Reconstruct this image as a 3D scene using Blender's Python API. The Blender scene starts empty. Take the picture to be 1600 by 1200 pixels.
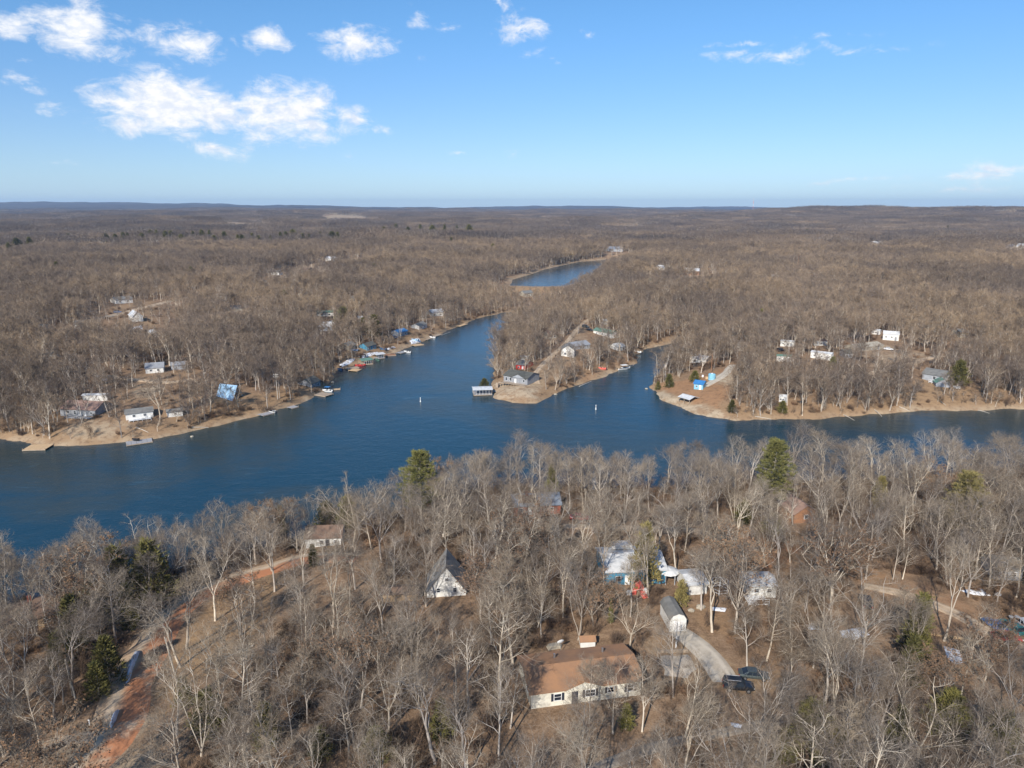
import bpy, math, random
import numpy as np
from mathutils import Vector, Matrix
R = math.radians
sc = bpy.context.scene
col = sc.collection
rnd = random.Random(7)

# ------------------------------------------------------------------ camera
CAMZ = 80.0
F = 1109.0                      # focal length in pixels of the 1600 px wide photograph
PITCH = math.atan((600-323)/F)
cam_d = bpy.data.cameras.new('camera')
cam_d.sensor_width = 36.0
cam_d.lens = 36.0*F/1600.0
cam_d.clip_start = 1.0
cam_d.clip_end = 80000.0
cam = bpy.data.objects.new('camera', cam_d)
cam.location = (0, 0, CAMZ)
cam.rotation_euler = (math.pi/2-PITCH, 0, 0)
col.objects.link(cam)
sc.camera = cam

# ------------------------------------------------------------------ light
SUN_EL = R(34)
SUN_FROM = R(202)               # compass bearing the sun stands at, 0 = the way the camera looks, clockwise
sun_d = bpy.data.lights.new('sun', 'SUN')
sun_d.energy = 5.0
sun_d.angle = R(0.5)
sun_d.color = (1.0, 0.935, 0.845)
sun = bpy.data.objects.new('sun', sun_d)
to_sun = Vector((math.sin(SUN_FROM)*math.cos(SUN_EL), math.cos(SUN_FROM)*math.cos(SUN_EL), math.sin(SUN_EL)))
sun.rotation_euler = to_sun.to_track_quat('Z', 'Y').to_euler()
sun.location = (0, 0, 300)
col.objects.link(sun)

sc.view_settings.view_transform = 'Standard'
sc.view_settings.look = 'None'
sc.view_settings.exposure = 0.32
sc.view_settings.gamma = 1.0
sc.view_settings.use_curve_mapping = False
cy = sc.cycles
cy.max_bounces = 4
cy.diffuse_bounces = 2
cy.glossy_bounces = 2
cy.transmission_bounces = 2
cy.transparent_max_bounces = 4
cy.volume_bounces = 0
cy.use_denoising = True
cy.caustics_reflective = False
cy.caustics_refractive = False
cy.use_adaptive_sampling = False
cy.sample_clamp_indirect = 4.0
sc.render.film_transparent = False

# ------------------------------------------------------------------ world: sky and clouds
class NT:
    def __init__(s, nt):
        s.nt = nt
        nt.nodes.clear()
    def n(s, t, **kw):
        nd = s.nt.nodes.new(t)
        for k, v in kw.items():
            setattr(nd, k, v)
        return nd
    def put(s, sock, v):
        if isinstance(v, bpy.types.NodeSocket):
            s.nt.links.new(v, sock)
        elif v is not None:
            sock.default_value = v
    def m(s, op, a, b=None, c=None, clamp=False):
        nd = s.n('ShaderNodeMath', operation=op, use_clamp=clamp)
        for i, v in enumerate((a, b, c)):
            if v is not None:
                s.put(nd.inputs[i], v)
        return nd.outputs[0]
    def v(s, op, a, b=None, c=None, scale=None):
        nd = s.n('ShaderNodeVectorMath', operation=op)
        for i, x in enumerate((a, b, c)):
            if x is not None:
                s.put(nd.inputs[i], x)
        if scale is not None:
            s.put(nd.inputs['Scale'], scale)
        return nd.outputs[1] if op in ('LENGTH', 'DOT_PRODUCT', 'DISTANCE') else nd.outputs[0]
    def noise(s, vec, scale, detail=4, rough=0.55, dist=0.0, color=False):
        nd = s.n('ShaderNodeTexNoise')
        if vec is not None:
            s.put(nd.inputs['Vector'], vec)
        nd.inputs['Scale'].default_value = scale
        nd.inputs['Detail'].default_value = detail
        nd.inputs['Roughness'].default_value = rough
        nd.inputs['Distortion'].default_value = dist
        return nd.outputs['Color' if color else 'Fac']
    def ramp(s, fac, lo, hi, a=0.0, b=1.0):
        nd = s.n('ShaderNodeMapRange', interpolation_type='SMOOTHSTEP')
        s.put(nd.inputs[0], fac)
        for i, x in zip((1, 2, 3, 4), (lo, hi, a, b)):
            nd.inputs[i].default_value = x
        return nd.outputs[0]
    def mix(s, fac, a, b, mode='MIX'):
        nd = s.n('ShaderNodeMix', data_type='RGBA', blend_type=mode)
        s.put(nd.inputs[0], fac)
        s.put(nd.inputs[6], a if isinstance(a, bpy.types.NodeSocket) else (*a[:3], 1))
        s.put(nd.inputs[7], b if isinstance(b, bpy.types.NodeSocket) else (*b[:3], 1))
        return nd.outputs[2]
    def xyz(s, x, y, z):
        nd = s.n('ShaderNodeCombineXYZ')
        for i, v in enumerate((x, y, z)):
            s.put(nd.inputs[i], v)
        return nd.outputs[0]

def px_dir(px, py):
    """direction through a point of the photograph"""
    x, y = (px-800)/F, (600-py)/F
    c, s_ = math.cos(PITCH), math.sin(PITCH)
    return np.array([x, c+y*s_, -s_+y*c])

world = bpy.data.worlds.new('World')
sc.world = world
world.use_nodes = True
W = NT(world.node_tree)
sky = W.n('ShaderNodeTexSky', sky_type='NISHITA')
sky.sun_disc = False
sky.sun_elevation = SUN_EL
sky.sun_rotation = SUN_FROM
sky.altitude = 200
sky.air_density = 1.0
sky.dust_density = 0.3
sky.ozone_density = 1.6
geo = W.n('ShaderNodeTexCoord')
d = geo.outputs['Generated']
sep = W.n('ShaderNodeSeparateXYZ'); W.put(sep.inputs[0], d)
az = W.m('ARCTAN2', sep.outputs[0], sep.outputs[1])
el = W.m('ARCSINE', sep.outputs[2])
p0 = W.xyz(az, W.m('MULTIPLY', el, 1.0), 0.0)
n1 = W.noise(p0, 9.0, 6, 0.62, color=True)
off = W.v('MULTIPLY', W.v('SUBTRACT', n1, (0.5, 0.5, 0.5)), (0.10, 0.050, 0.0))
p = W.v('ADD', p0, off)
# clouds: (x, y, half width, half height) of each cloud as seen from the drone
CL = [(25,38,46,20,1),(128,42,60,46,1.25),(285,64,80,28,1.05),(430,66,46,26,1.1),(565,68,58,32,1.15),(810,45,42,26,.95),(918,53,14,10,.7),
      (655,22,24,22,.6),(270,160,110,50,1.6),(345,172,60,36,1.3),(450,178,96,50,1.25),(550,190,46,26,.9),(205,192,62,20,.85),(350,232,46,20,.9),(300,212,60,16,.7),
      (75,168,44,14,.75),(10,118,30,12,.7),(835,82,22,13,.5),(548,246,26,10,.5),(55,138,20,8,.5),(800,240,30,12,.4),(1570,272,66,22,.8),(150,90,20,8,.6),(40,90,16,6,.6),(385,30,18,6,.5),(500,50,16,6,.5),(620,70,14,8,.5),(600,200,30,12,.6),(715,243,14,6,.5),(1500,275,40,10,.6),(865,88,18,7,.4),(95,250,30,6,.4),
      (1240,86,150,13,.62),(1150,71,80,7,.45),(1380,74,110,10,.42),(1290,60,90,7,.4),(1500,298,90,9,.5),(1330,282,90,6,.4),(650,94,18,10,.4),(780,10,22,10,.6),(700,45,24,12,.35)]
best = None
for (cx, cy_, rx, ry, w_) in CL:
    dd = px_dir(cx, cy_); dd = dd/np.linalg.norm(dd)
    a0, e0 = math.atan2(dd[0], dd[1]), math.asin(dd[2])
    sx, sy = F/(rx*0.86), F/(ry*0.86)
    sx *= math.cos(a0)**-1 if False else 1.0
    q = W.v('MULTIPLY_ADD', p, (sx, sy, 0), (-a0*sx, -e0*sy, 0))
    val = W.m('MULTIPLY', W.m('SUBTRACT', 1.30, W.v('LENGTH', q)), w_)
    best = val if best is None else W.m('MAXIMUM', best, val)
# scattered fair-weather clouds over the rest of the sky, out of this view
rest = W.m('MAXIMUM', W.ramp(W.m('ABSOLUTE', az), 0.72, 0.95), W.ramp(el, 0.36, 0.55))
nb = W.noise(W.v('MULTIPLY', d, (1.0, 1.0, 2.2)), 2.6, 3, 0.5)
best = W.m('MAXIMUM', best, W.m('MULTIPLY', rest, W.m('MULTIPLY', W.m('SUBTRACT', nb, 0.58), 7.0)))
fine = W.noise(W.v('MULTIPLY', p0, (26.0, 52.0, 0.0)), 1.0, 8, 0.66, 0.4)
dens = W.m('ADD', best, W.m('MULTIPLY', W.m('SUBTRACT', fine, 0.57), 2.9))
mask = W.ramp(dens, 0.05, 1.25)
mask = W.m('MULTIPLY', mask, W.ramp(best, 0.0, 0.4))
puff = W.noise(W.v('MULTIPLY', p0, (60.0, 90.0, 0.0)), 1.0, 5, 0.6)
ccol = W.mix(W.ramp(puff, 0.35, 0.6), (8.3, 8.9, 10.0), (10.6, 10.6, 10.7))
SKYTINT = (0.70, 1.02, 1.42)
skyc = W.mix(1.0, sky.outputs[0], W.mix(W.ramp(el, 0.06, 0.27), (0.66, 0.91, 1.32), (0.68, 1.10, 1.45)), 'MULTIPLY')
# the pale milky layer above the horizon, all round
horizon = W.m('MULTIPLY', W.m('POWER', W.m('SUBTRACT', 1.0, W.m('MAXIMUM', sep.outputs[2], 0.0)), 16.0), 0.55)
skyc = W.mix(horizon, skyc, (6.8, 9.2, 11.4))
bgc = W.mix(mask, skyc, ccol)
bg = W.n('ShaderNodeBackground'); W.put(bg.inputs[0], bgc); bg.inputs[1].default_value = 0.08
wo = W.n('ShaderNodeOutputWorld'); W.nt.links.new(bg.outputs[0], wo.inputs[0])
world.cycles.sampling_method = 'MANUAL'
world.cycles.sample_map_resolution = 512

# ------------------------------------------------------------------ terrain maths
def pix_plane(px, py, z=0.0):
    d = px_dir(px, py)
    t = (z-CAMZ)/d[2]
    return (d[0]*t, d[1]*t)

LAKE_PX = [(-500,700),(-200,694),(0,686),(35,688),(75,697),(130,696),(200,692),(270,681),(350,662),(420,647),(475,628),(505,612),(520,596),(528,580),
 (560,568),(600,556),(640,542),(680,525),(720,507),(750,497),(790,488),(830,484),(824,492),(803,500),(790,515),(778,540),(772,565),(770,590),(766,603),
 (775,620),(800,630),(840,630),(872,614),(930,592),(970,578),(992,570),(997,556),(1010,544),(1040,538),(1078,528),(1095,534),(1062,552),(1040,570),
 (1022,588),(1012,603),(1035,625),(1090,648),(1150,657),(1250,655),(1350,650),(1450,642),(1600,638),(1800,632),(2300,620),(2300,730),(1900,735),(1600,742),
 (1450,752),(1300,757),(1100,763),(1000,768),(860,766),(760,770),(660,790),(560,822),(430,852),(300,885),(200,905),(100,930),(0,950),(-200,1010),(-500,1100)]
LAKE = np.array([pix_plane(*q) for q in LAKE_PX])
PZ = 6.0
POND_PX = [(796,447),(800,437),(830,428),(850,421),(880,414),(905,409),(965,404),(990,407),(965,416),(935,430),(910,440),(880,448)]
POND = np.array([pix_plane(x, y, PZ) for x, y in POND_PX])

def sdf(poly, X, Y):
    """signed distance, negative inside"""
    X = np.asarray(X, float); Y = np.asarray(Y, float)
    dm = np.full(X.shape, 1e18); inside = np.zeros(X.shape, bool)
    n = len(poly)
    for i in range(n):
        ax, ay = poly[i]; bx, by = poly[(i+1) % n]
        ex, ey = bx-ax, by-ay
        wx, wy = X-ax, Y-ay
        t = np.clip((wx*ex+wy*ey)/(ex*ex+ey*ey+1e-9), 0, 1)
        dx, dy = wx-ex*t, wy-ey*t
        np.minimum(dm, dx*dx+dy*dy, out=dm)
        c = ((ay > Y) != (by > Y)) & (X < ex*(Y-ay)/((by-ay) if by != ay else 1e-9)+ax)
        inside ^= c
    dd = np.sqrt(dm)
    return np.where(inside, -dd, dd)

_rs = np.random.RandomState(3)
_tab = _rs.rand(256, 256)
def vnoise(x, y, seed=0):
    x = np.asarray(x, float)+seed*17.3; y = np.asarray(y, float)+seed*5.7
    xi = np.floor(x).astype(int); yi = np.floor(y).astype(int)
    fx, fy = x-xi, y-yi
    fx = fx*fx*(3-2*fx); fy = fy*fy*(3-2*fy)
    g = lambda a, b: _tab[a & 255, b & 255]
    return (g(xi, yi)*(1-fx)+g(xi+1, yi)*fx)*(1-fy)+(g(xi, yi+1)*(1-fx)+g(xi+1, yi+1)*fx)*fy
def sstep(a, b, x):
    t = np.clip((x-a)/(b-a), 0, 1)
    return t*t*(3-2*t)
V0 = np.array(pix_plane(812, 488)); V1 = np.array(pix_plane(838, 452, 3))
def height(X, Y, full=False):
    X = np.asarray(X, float); Y = np.asarray(Y, float)
    wob = (vnoise(X/6, Y/6, 4)-0.5)*2.6+(vnoise(X/2.7, Y/2.7, 44)-0.5)*1.2+(vnoise(X/19, Y/19, 8)-0.5)*3.0
    d1 = sdf(LAKE, X, Y)
    d = d1+wob*sstep(0, 300, Y+X*0)*np.clip(1-np.abs(d1)/60, 0, 1)
    dp = sdf(POND, X, Y)
    L = np.maximum(d, 0)
    b = 0.75*(1-np.exp(-L/0.9))+4.6*(1-np.exp(-L/20))+6.4*(1-np.exp(-L/110))
    e = V1-V0
    t = np.clip(((X-V0[0])*e[0]+(Y-V0[1])*e[1])/(e@e), 0, 1)
    vd = np.hypot(X-V0[0]-e[0]*t, Y-V0[1]-e[1]*t)
    b = b*(1-0.82*np.exp(-(vd/55)**2))
    r = np.hypot(X, Y)
    dm = np.minimum(L, np.maximum(dp, 0)*0.8)
    mac = (vnoise(X/420, Y/420, 1)-0.42)*30+(vnoise(X/170, Y/170, 2)-0.5)*15
    b = b+np.maximum(mac*sstep(60, 750, dm), -b*0.6)
    b = b+(vnoise(X/40, Y/40, 3)-0.5)*2.2*sstep(15, 90, L)
    far = sstep(1500, 6000, r)
    az_ = np.arctan2(X, np.maximum(Y, 1))
    rid = vnoise(X/1500, Y/900, 5)*0.6+vnoise(X/600, Y/500, 6)*0.4
    b = b+far*(rid-0.45)*52
    b = b+sstep(5500, 13000, r)*(24+(vnoise(X/3800, Y/2500, 9)-0.5)*80+sstep(0.05, -0.55, az_)*66)
    b = b+np.exp(-((r-4200)/900)**2)*sstep(0.18, 0.42, az_)*46
    pw = np.exp(-np.maximum(dp, 0)**2/14**2)
    b = b*(1-pw)+(PZ+0.25+0.05*np.maximum(dp, 0)+0.6*(1-np.exp(-np.maximum(dp, 0)/1.5)))*pw
    b = np.where(dp < 0, PZ+0.2*dp, b)
    b = np.where(d < 0, np.maximum(d*0.35, -3.5), b)
    if full:
        return b, d, dp
    return b
def hz(x, y):
    return float(height(np.array([x]), np.array([y]))[0])
_T = np.geomspace(50, 20000, 1400)
_cache = {}
def at(px, py):
    """the point of the ground seen at a point of the photograph"""
    k = (px, py)
    if k in _cache: return _cache[k]
    d = px_dir(px, py)
    X, Y, Z = d[0]*_T, d[1]*_T, CAMZ+d[2]*_T
    g = Z-np.maximum(height(X, Y), 0)
    i = int(np.argmax(g < 0)) if (g < 0).any() else len(_T)-1
    t0, t1 = _T[max(i-1, 0)], _T[i]
    g0, g1 = g[max(i-1, 0)], g[i]
    t = t0+(t1-t0)*(g0/(g0-g1)) if g0 != g1 else t1
    t = float(t)
    x, y = d[0]*t, d[1]*t
    _cache[k] = Vector((x, y, max(hz(x, y), 0)))
    return _cache[k]
def poly_at(pts): return np.array([at(*q)[:2] for q in pts])

# ------------------------------------------------------------------ materials
def principled(name):
    m = bpy.data.materials.new(name); m.use_nodes = True
    T = NT(m.node_tree)
    b = T.n('ShaderNodeBsdfPrincipled'); o = T.n('ShaderNodeOutputMaterial')
    T.nt.links.new(b.outputs[0], o.inputs[0])
    return m, T, b
def mat(name, c, c2=None, rough=0.8, scale=3.0, bump=0.0, bscale=20.0, metal=0.0, coat=0.0, coord='Object', stretch=(1, 1, 1), vary=0.0, wave=None):
    m, T, b = principled(name)
    tc = T.n('ShaderNodeTexCoord').outputs[coord]
    tv = T.v('MULTIPLY', tc, stretch)
    c2 = c2 or tuple(x*0.72 for x in c)
    colr = T.mix(T.ramp(T.noise(tv, scale, 6, 0.6), 0.32, 0.68), c, c2)
    if vary:
        oi = T.n('ShaderNodeObjectInfo').outputs['Random']
        colr = T.mix(1.0, colr, T.mix(oi, (1-vary,)*3, (1+vary,)*3), 'MULTIPLY')
    T.put(b.inputs['Base Color'], colr)
    b.inputs['Roughness'].default_value = rough
    b.inputs['Metallic'].default_value = metal
    b.inputs['Coat Weight'].default_value = coat
    if wave:
        w = T.n('ShaderNodeTexWave', bands_direction=wave[0]); T.put(w.inputs['Vector'], tc)
        w.inputs['Scale'].default_value = wave[1]
        bn = T.n('ShaderNodeBump'); bn.inputs['Strength'].default_value = wave[2]; bn.inputs['Distance'].default_value = 0.05
        T.put(bn.inputs['Height'], w.outputs['Fac']); T.nt.links.new(bn.outputs[0], b.inputs['Normal'])
    elif bump:
        bn = T.n('ShaderNodeBump'); bn.inputs['Strength'].default_value = bump; bn.inputs['Distance'].default_value = 0.1
        T.put(bn.inputs['Height'], T.noise(tv, bscale, 5, 0.65)); T.nt.links.new(bn.outputs[0], b.inputs['Normal'])
    return m
def bark_mat(name, pale, dark, vary=0.35, stain=0.5, byplace=None):
    m, T, b = principled(name)
    tc = T.n('ShaderNodeTexCoord').outputs['Object']
    oi = T.n('ShaderNodeObjectInfo').outputs['Random']
    n_ = T.noise(T.v('MULTIPLY', tc, (1, 1, 0.35)), 1.6, 5, 0.65)
    c = T.mix(T.m('ADD', T.m('MULTIPLY', T.ramp(n_, 0.35, 0.66), stain), T.m('MULTIPLY', oi, 1-stain)), pale, dark)
    if byplace:
        lo = T.n('ShaderNodeObjectInfo').outputs['Location']
        c = T.mix(T.m('MULTIPLY', T.ramp(T.noise(lo, 0.009, 4, 0.65), 0.40, 0.62), 0.75), c, byplace)
        c = T.mix(1.0, c, T.mix(T.ramp(T.noise(lo, 0.006, 4, 0.6), 0.38, 0.62), (0.74, 0.74, 0.77), (1.16, 1.13, 1.08)), 'MULTIPLY')
    r2 = T.m('FRACT', T.m('MULTIPLY', oi, 7.31))
    c = T.mix(1.0, c, T.mix(r2, (1-vary, 1-vary, 1-vary*0.8), (1+vary, 1+vary*0.86, 1+vary*0.62)), 'MULTIPLY')
    T.put(b.inputs['Base Color'], c)
    b.inputs['Roughness'].default_value = 0.9
    b.inputs['Specular IOR Level'].default_value = 0.15
    return m
M = {}
M['bark'] = bark_mat('bark', (0.62, 0.56, 0.47), (0.29, 0.245, 0.195), 0.3, 0.4)
M['twig'] = bark_mat('twigs', (0.28, 0.235, 0.18), (0.140, 0.108, 0.080), 0.28, 0.3)
M['far_twig'] = bark_mat('far_twigs', (0.325, 0.25, 0.172), (0.165, 0.123, 0.084), 0.28, 0.3, (0.205, 0.163, 0.128))
M['grove_twig'] = bark_mat('grove_twigs', (0.26, 0.20, 0.145), (0.14, 0.108, 0.084), 0.22, 0.3, (0.125, 0.113, 0.108))
M['brush'] = bark_mat('brush_twigs', (0.22, 0.15, 0.098), (0.105, 0.072, 0.05), 0.3, 0.4)
M['deadleaf'] = bark_mat('dead_leaves', (0.25, 0.155, 0.092), (0.14, 0.085, 0.052), 0.2, 0.4)
M['cedar'] = bark_mat('cedar_foliage', (0.165, 0.150, 0.045), (0.085, 0.085, 0.032), 0.3, 0.7)
M['pine'] = bark_mat('pine_foliage', (0.22, 0.205, 0.065), (0.115, 0.12, 0.04), 0.2, 0.8)
M['yellowpine'] = bark_mat('yellowing_pine_foliage', (0.27, 0.225, 0.085), (0.15, 0.13, 0.055), 0.2, 0.8)
M['white'] = mat('white_siding', (0.78, 0.77, 0.73), (0.66, 0.65, 0.61), 0.6, 1.2, wave=('Z', 3.2, 0.5))
M['cream'] = mat('cream_siding', (0.80, 0.76, 0.64), (0.70, 0.66, 0.55), 0.6, 1.2, wave=('Z', 3.2, 0.5))
M['whitemetal'] = mat('white_metal', (0.66, 0.66, 0.65), (0.50, 0.51, 0.51), 0.45, 1.0, wave=('X', 1.6, 0.4))
M['greymetal'] = mat('grey_metal_roofing', (0.30, 0.34, 0.39), (0.22, 0.255, 0.30), 0.45, 0.8, metal=0.2, wave=('X', 1.4, 0.5))
M['bluemetal'] = mat('blue_metal', (0.05, 0.22, 0.48), (0.04, 0.17, 0.40), 0.4, 1.0, wave=('X', 2.0, 0.4))
M['iceblue'] = mat('pale_blue_metal', (0.42, 0.62, 0.80), (0.30, 0.50, 0.70), 0.35, 0.6, metal=0.2, wave=('X', 1.6, 0.4))
M['bluewall'] = mat('blue_siding', (0.05, 0.27, 0.42), (0.04, 0.20, 0.33), 0.6, 1.0, wave=('Z', 3.0, 0.5))
M['paleblue'] = mat('pale_blue_plastic', (0.25, 0.55, 0.72), None, 0.45, 1.0)
M['brownroof'] = mat('tan_brown_shingles', (0.36, 0.19, 0.095), (0.245, 0.145, 0.088), 0.9, 0.35, bump=0.6, bscale=9)
M['dkbrownroof'] = mat('dull_brown_shingles', (0.20, 0.125, 0.085), (0.13, 0.09, 0.07), 0.9, 0.5, bump=0.6, bscale=9)
M['pinkroof'] = mat('pinkish_brown_shingles', (0.31, 0.195, 0.15), (0.23, 0.15, 0.12), 0.9, 0.5, bump=0.5, bscale=9)
M['greyroof'] = mat('grey_shingles', (0.20, 0.195, 0.18), (0.13, 0.13, 0.125), 0.9, 0.6, bump=0.5, bscale=9)
M['lightgreyroof'] = mat('light_grey_shingles', (0.33, 0.32, 0.29), (0.25, 0.24, 0.22), 0.9, 0.6, bump=0.5, bscale=9)
M['darkroof'] = mat('dark_shingles', (0.105, 0.105, 0.09), (0.07, 0.07, 0.062), 0.9, 0.6, bump=0.5, bscale=9)
M['greenroof'] = mat('green_roofing', (0.12, 0.24, 0.18), (0.09, 0.17, 0.14), 0.6, 0.6)
M['greysiding'] = mat('grey_siding', (0.30, 0.31, 0.33), (0.24, 0.25, 0.27), 0.7, 1.0, wave=('Z', 3.0, 0.5))
M['bluegrey'] = mat('blue_grey_siding', (0.38, 0.40, 0.43), (0.29, 0.31, 0.34), 0.7, 1.0, wave=('Z', 3.0, 0.5))
M['brownwall'] = mat('brown_board_siding', (0.13, 0.085, 0.06), (0.08, 0.055, 0.04), 0.8, 1.0, wave=('Z', 2.6, 0.5))
M['orangewood'] = mat('orange_stained_wood', (0.33, 0.165, 0.085), (0.24, 0.125, 0.07), 0.7, 2.0)
M['brick'] = mat('red_brick', (0.34, 0.11, 0.07), (0.24, 0.085, 0.06), 0.85, 4.0)
M['red'] = mat('red_paint', (0.62, 0.05, 0.04), (0.45, 0.04, 0.035), 0.4, 2.0)
M['coral'] = mat('coral_plastic', (0.80, 0.17, 0.13), (0.65, 0.13, 0.10), 0.45, 2.0)
M['wood'] = mat('weathered_wood', (0.42, 0.33, 0.24), (0.28, 0.22, 0.165), 0.85, 2.5, stretch=(1, 4, 1), bump=0.4)
M['greywood'] = mat('grey_weathered_wood', (0.36, 0.36, 0.37), (0.26, 0.26, 0.27), 0.85, 1.5, stretch=(1, 5, 1), bump=0.4)
M['tanwood'] = mat('new_tan_wood', (0.60, 0.42, 0.23), (0.46, 0.31, 0.18), 0.8, 2.5, stretch=(1, 4, 1))
M['stone'] = mat('pale_stone', (0.42, 0.37, 0.29), (0.28, 0.25, 0.20), 0.9, 1.5, bump=0.6, bscale=6)
M['concrete'] = mat('worn_concrete', (0.50, 0.43, 0.34), (0.38, 0.32, 0.25), 0.9, 0.8, bump=0.3, bscale=12)
M['glass'] = mat('window_glass', (0.02, 0.028, 0.04), (0.015, 0.02, 0.03), 0.06, 1.0)
M['darktrim'] = mat('dark_blue_shutter', (0.028, 0.035, 0.055), None, 0.5)
M['black'] = mat('black_rubber', (0.015, 0.015, 0.016), None, 0.8)
M['alu'] = mat('bare_aluminium', (0.55, 0.56, 0.57), None, 0.35, metal=0.8)
M['trimwhite'] = mat('white_paint', (0.80, 0.80, 0.79), (0.70, 0.70, 0.69), 0.5, 2.0)
m, T, b = principled('old_snow')
tc = T.n('ShaderNodeTexCoord').outputs['Object']
c = T.mix(T.ramp(T.noise(T.v('MULTIPLY', tc, (1, .45, 1)), 1.4, 6, 0.7), 0.48, 0.62), (0.76, 0.78, 0.82), (0.30, 0.24, 0.18))
T.put(b.inputs['Base Color'], c); b.inputs['Roughness'].default_value = 0.8; M['snow'] = m
M['p_black'] = mat('black_car_paint', (0.008, 0.009, 0.012), (0.01, 0.011, 0.014), 0.28, coat=0.8)
M['p_grey'] = mat('grey_green_car_paint', (0.075, 0.095, 0.095), None, 0.3, coat=0.8, metal=0.3)
M['p_blue'] = mat('blue_car_paint', (0.02, 0.11, 0.33), None, 0.3, coat=0.8)
M['p_teal'] = mat('teal_car_paint', (0.02, 0.16, 0.17), None, 0.3, coat=0.8)
M['p_red'] = mat('faded_red_car_paint', (0.34, 0.035, 0.03), None, 0.4, coat=0.5)
M['p_white'] = mat('white_car_paint', (0.78, 0.79, 0.80), None, 0.3, coat=0.8)
M['lamp'] = mat('lamp_glass', (0.7, 0.7, 0.68), None, 0.15)
M['tail'] = mat('red_tail_lamp', (0.35, 0.01, 0.01), None, 0.2)

# ------------------------------------------------------------------ mesh helpers
class MB:
    def __init__(s): s.v = []; s.f = []
    def add(s, vs, fs):
        n = len(s.v); s.v += [tuple(v) for v in vs]; s.f += [tuple(i+n for i in f) for f in fs]; return s
    def box(s, c, size, rz=0, rx=0, taper=1.0):
        hx, hy, hz_ = size[0]/2, size[1]/2, size[2]/2
        vs = []
        mt = Matrix.Rotation(rz, 3, 'Z') @ Matrix.Rotation(rx, 3, 'X')
        for k in (-1, 1):
            tp = taper if k > 0 else 1.0
            for i, j in ((-1, -1), (1, -1), (1, 1), (-1, 1)):
                q = mt @ Vector((i*hx*tp, j*hy*tp, k*hz_)); vs.append((q.x+c[0], q.y+c[1], q.z+c[2]))
        return s.add(vs, [(0, 3, 2, 1), (4, 5, 6, 7), (0, 1, 5, 4), (1, 2, 6, 5), (2, 3, 7, 6), (3, 0, 4, 7)])
    def tube(s, pts, rs, n=6, cap=True):
        base = len(s.v); prev = None
        P = [Vector(p) for p in pts]
        for i, p in enumerate(P):
            t = (P[min(i+1, len(P)-1)]-P[max(i-1, 0)])
            t = t.normalized() if t.length > 1e-9 else Vector((0, 0, 1))
            a = t.cross(Vector((0.13, 0.99, 0.05)) if abs(t.y) < 0.9 else Vector((1, 0, 0))).normalized()
            b_ = t.cross(a)
            for k in range(n):
                an = 2*math.pi*k/n
                q = p+(a*math.cos(an)+b_*math.sin(an))*rs[i]
                s.v.append((q.x, q.y, q.z))
        for i in range(len(P)-1):
            for k in range(n):
                a0 = base+i*n+k; a1 = base+i*n+(k+1) % n
                s.f.append((a0, a1, a1+n, a0+n))
        if cap:
            s.f.append(tuple(base+(len(P)-1)*n+k for k in range(n)))
            s.f.append(tuple(base+k for k in reversed(range(n))))
        return s
    def prism(s, poly, y0, y1, axis='y'):
        """polygon in (x, z) run from y0 to y1"""
        n = len(poly)
        if axis == 'y':
            vs = [(x, y0, z) for x, z in poly]+[(x, y1, z) for x, z in poly]
        else:
            vs = [(y0, x, z) for x, z in poly]+[(y1, x, z) for x, z in poly]
        fs = [tuple(range(n)), tuple(range(2*n-1, n-1, -1))]+[(i, i+n, (i+1) % n+n, (i+1) % n) for i in range(n)]
        return s.add(vs, fs)
    def mesh(s, name, m, smooth=False):
        me = bpy.data.meshes.new(name); me.from_pydata(s.v, [], s.f)
        if m: me.materials.append(m)
        if smooth: me.polygons.foreach_set('use_smooth', [True]*len(me.polygons))
        me.update(); return me
    def build(s, name, m, parent=None, smooth=False):
        o = bpy.data.objects.new(name, s.mesh(name, m, smooth)); col.objects.link(o)
        if parent: o.parent = parent
        return o
def tag(o, label, cat=None, group=None):
    o['label'] = label
    if cat: o['category'] = cat
    if group: o['group'] = group
    return o
def thing(name, loc, rz, label, cat, group=None):
    o = bpy.data.objects.new(name, None); o.empty_display_size = 0.5
    o.location = loc; o.rotation_euler = (0, 0, rz); col.objects.link(o)
    return tag(o, label, cat, group)
def structure(o): o['kind'] = 'structure'; return o
def stuff(o, label=None):
    o['kind'] = 'stuff'
    if label: o['label'] = label
    return o
def copy_tree(o, parent=None):
    c = o.copy(); col.objects.link(c)
    if parent is not None: c.parent = parent
    for ch in o.children:
        copy_tree(ch, c)
    return c

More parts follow.
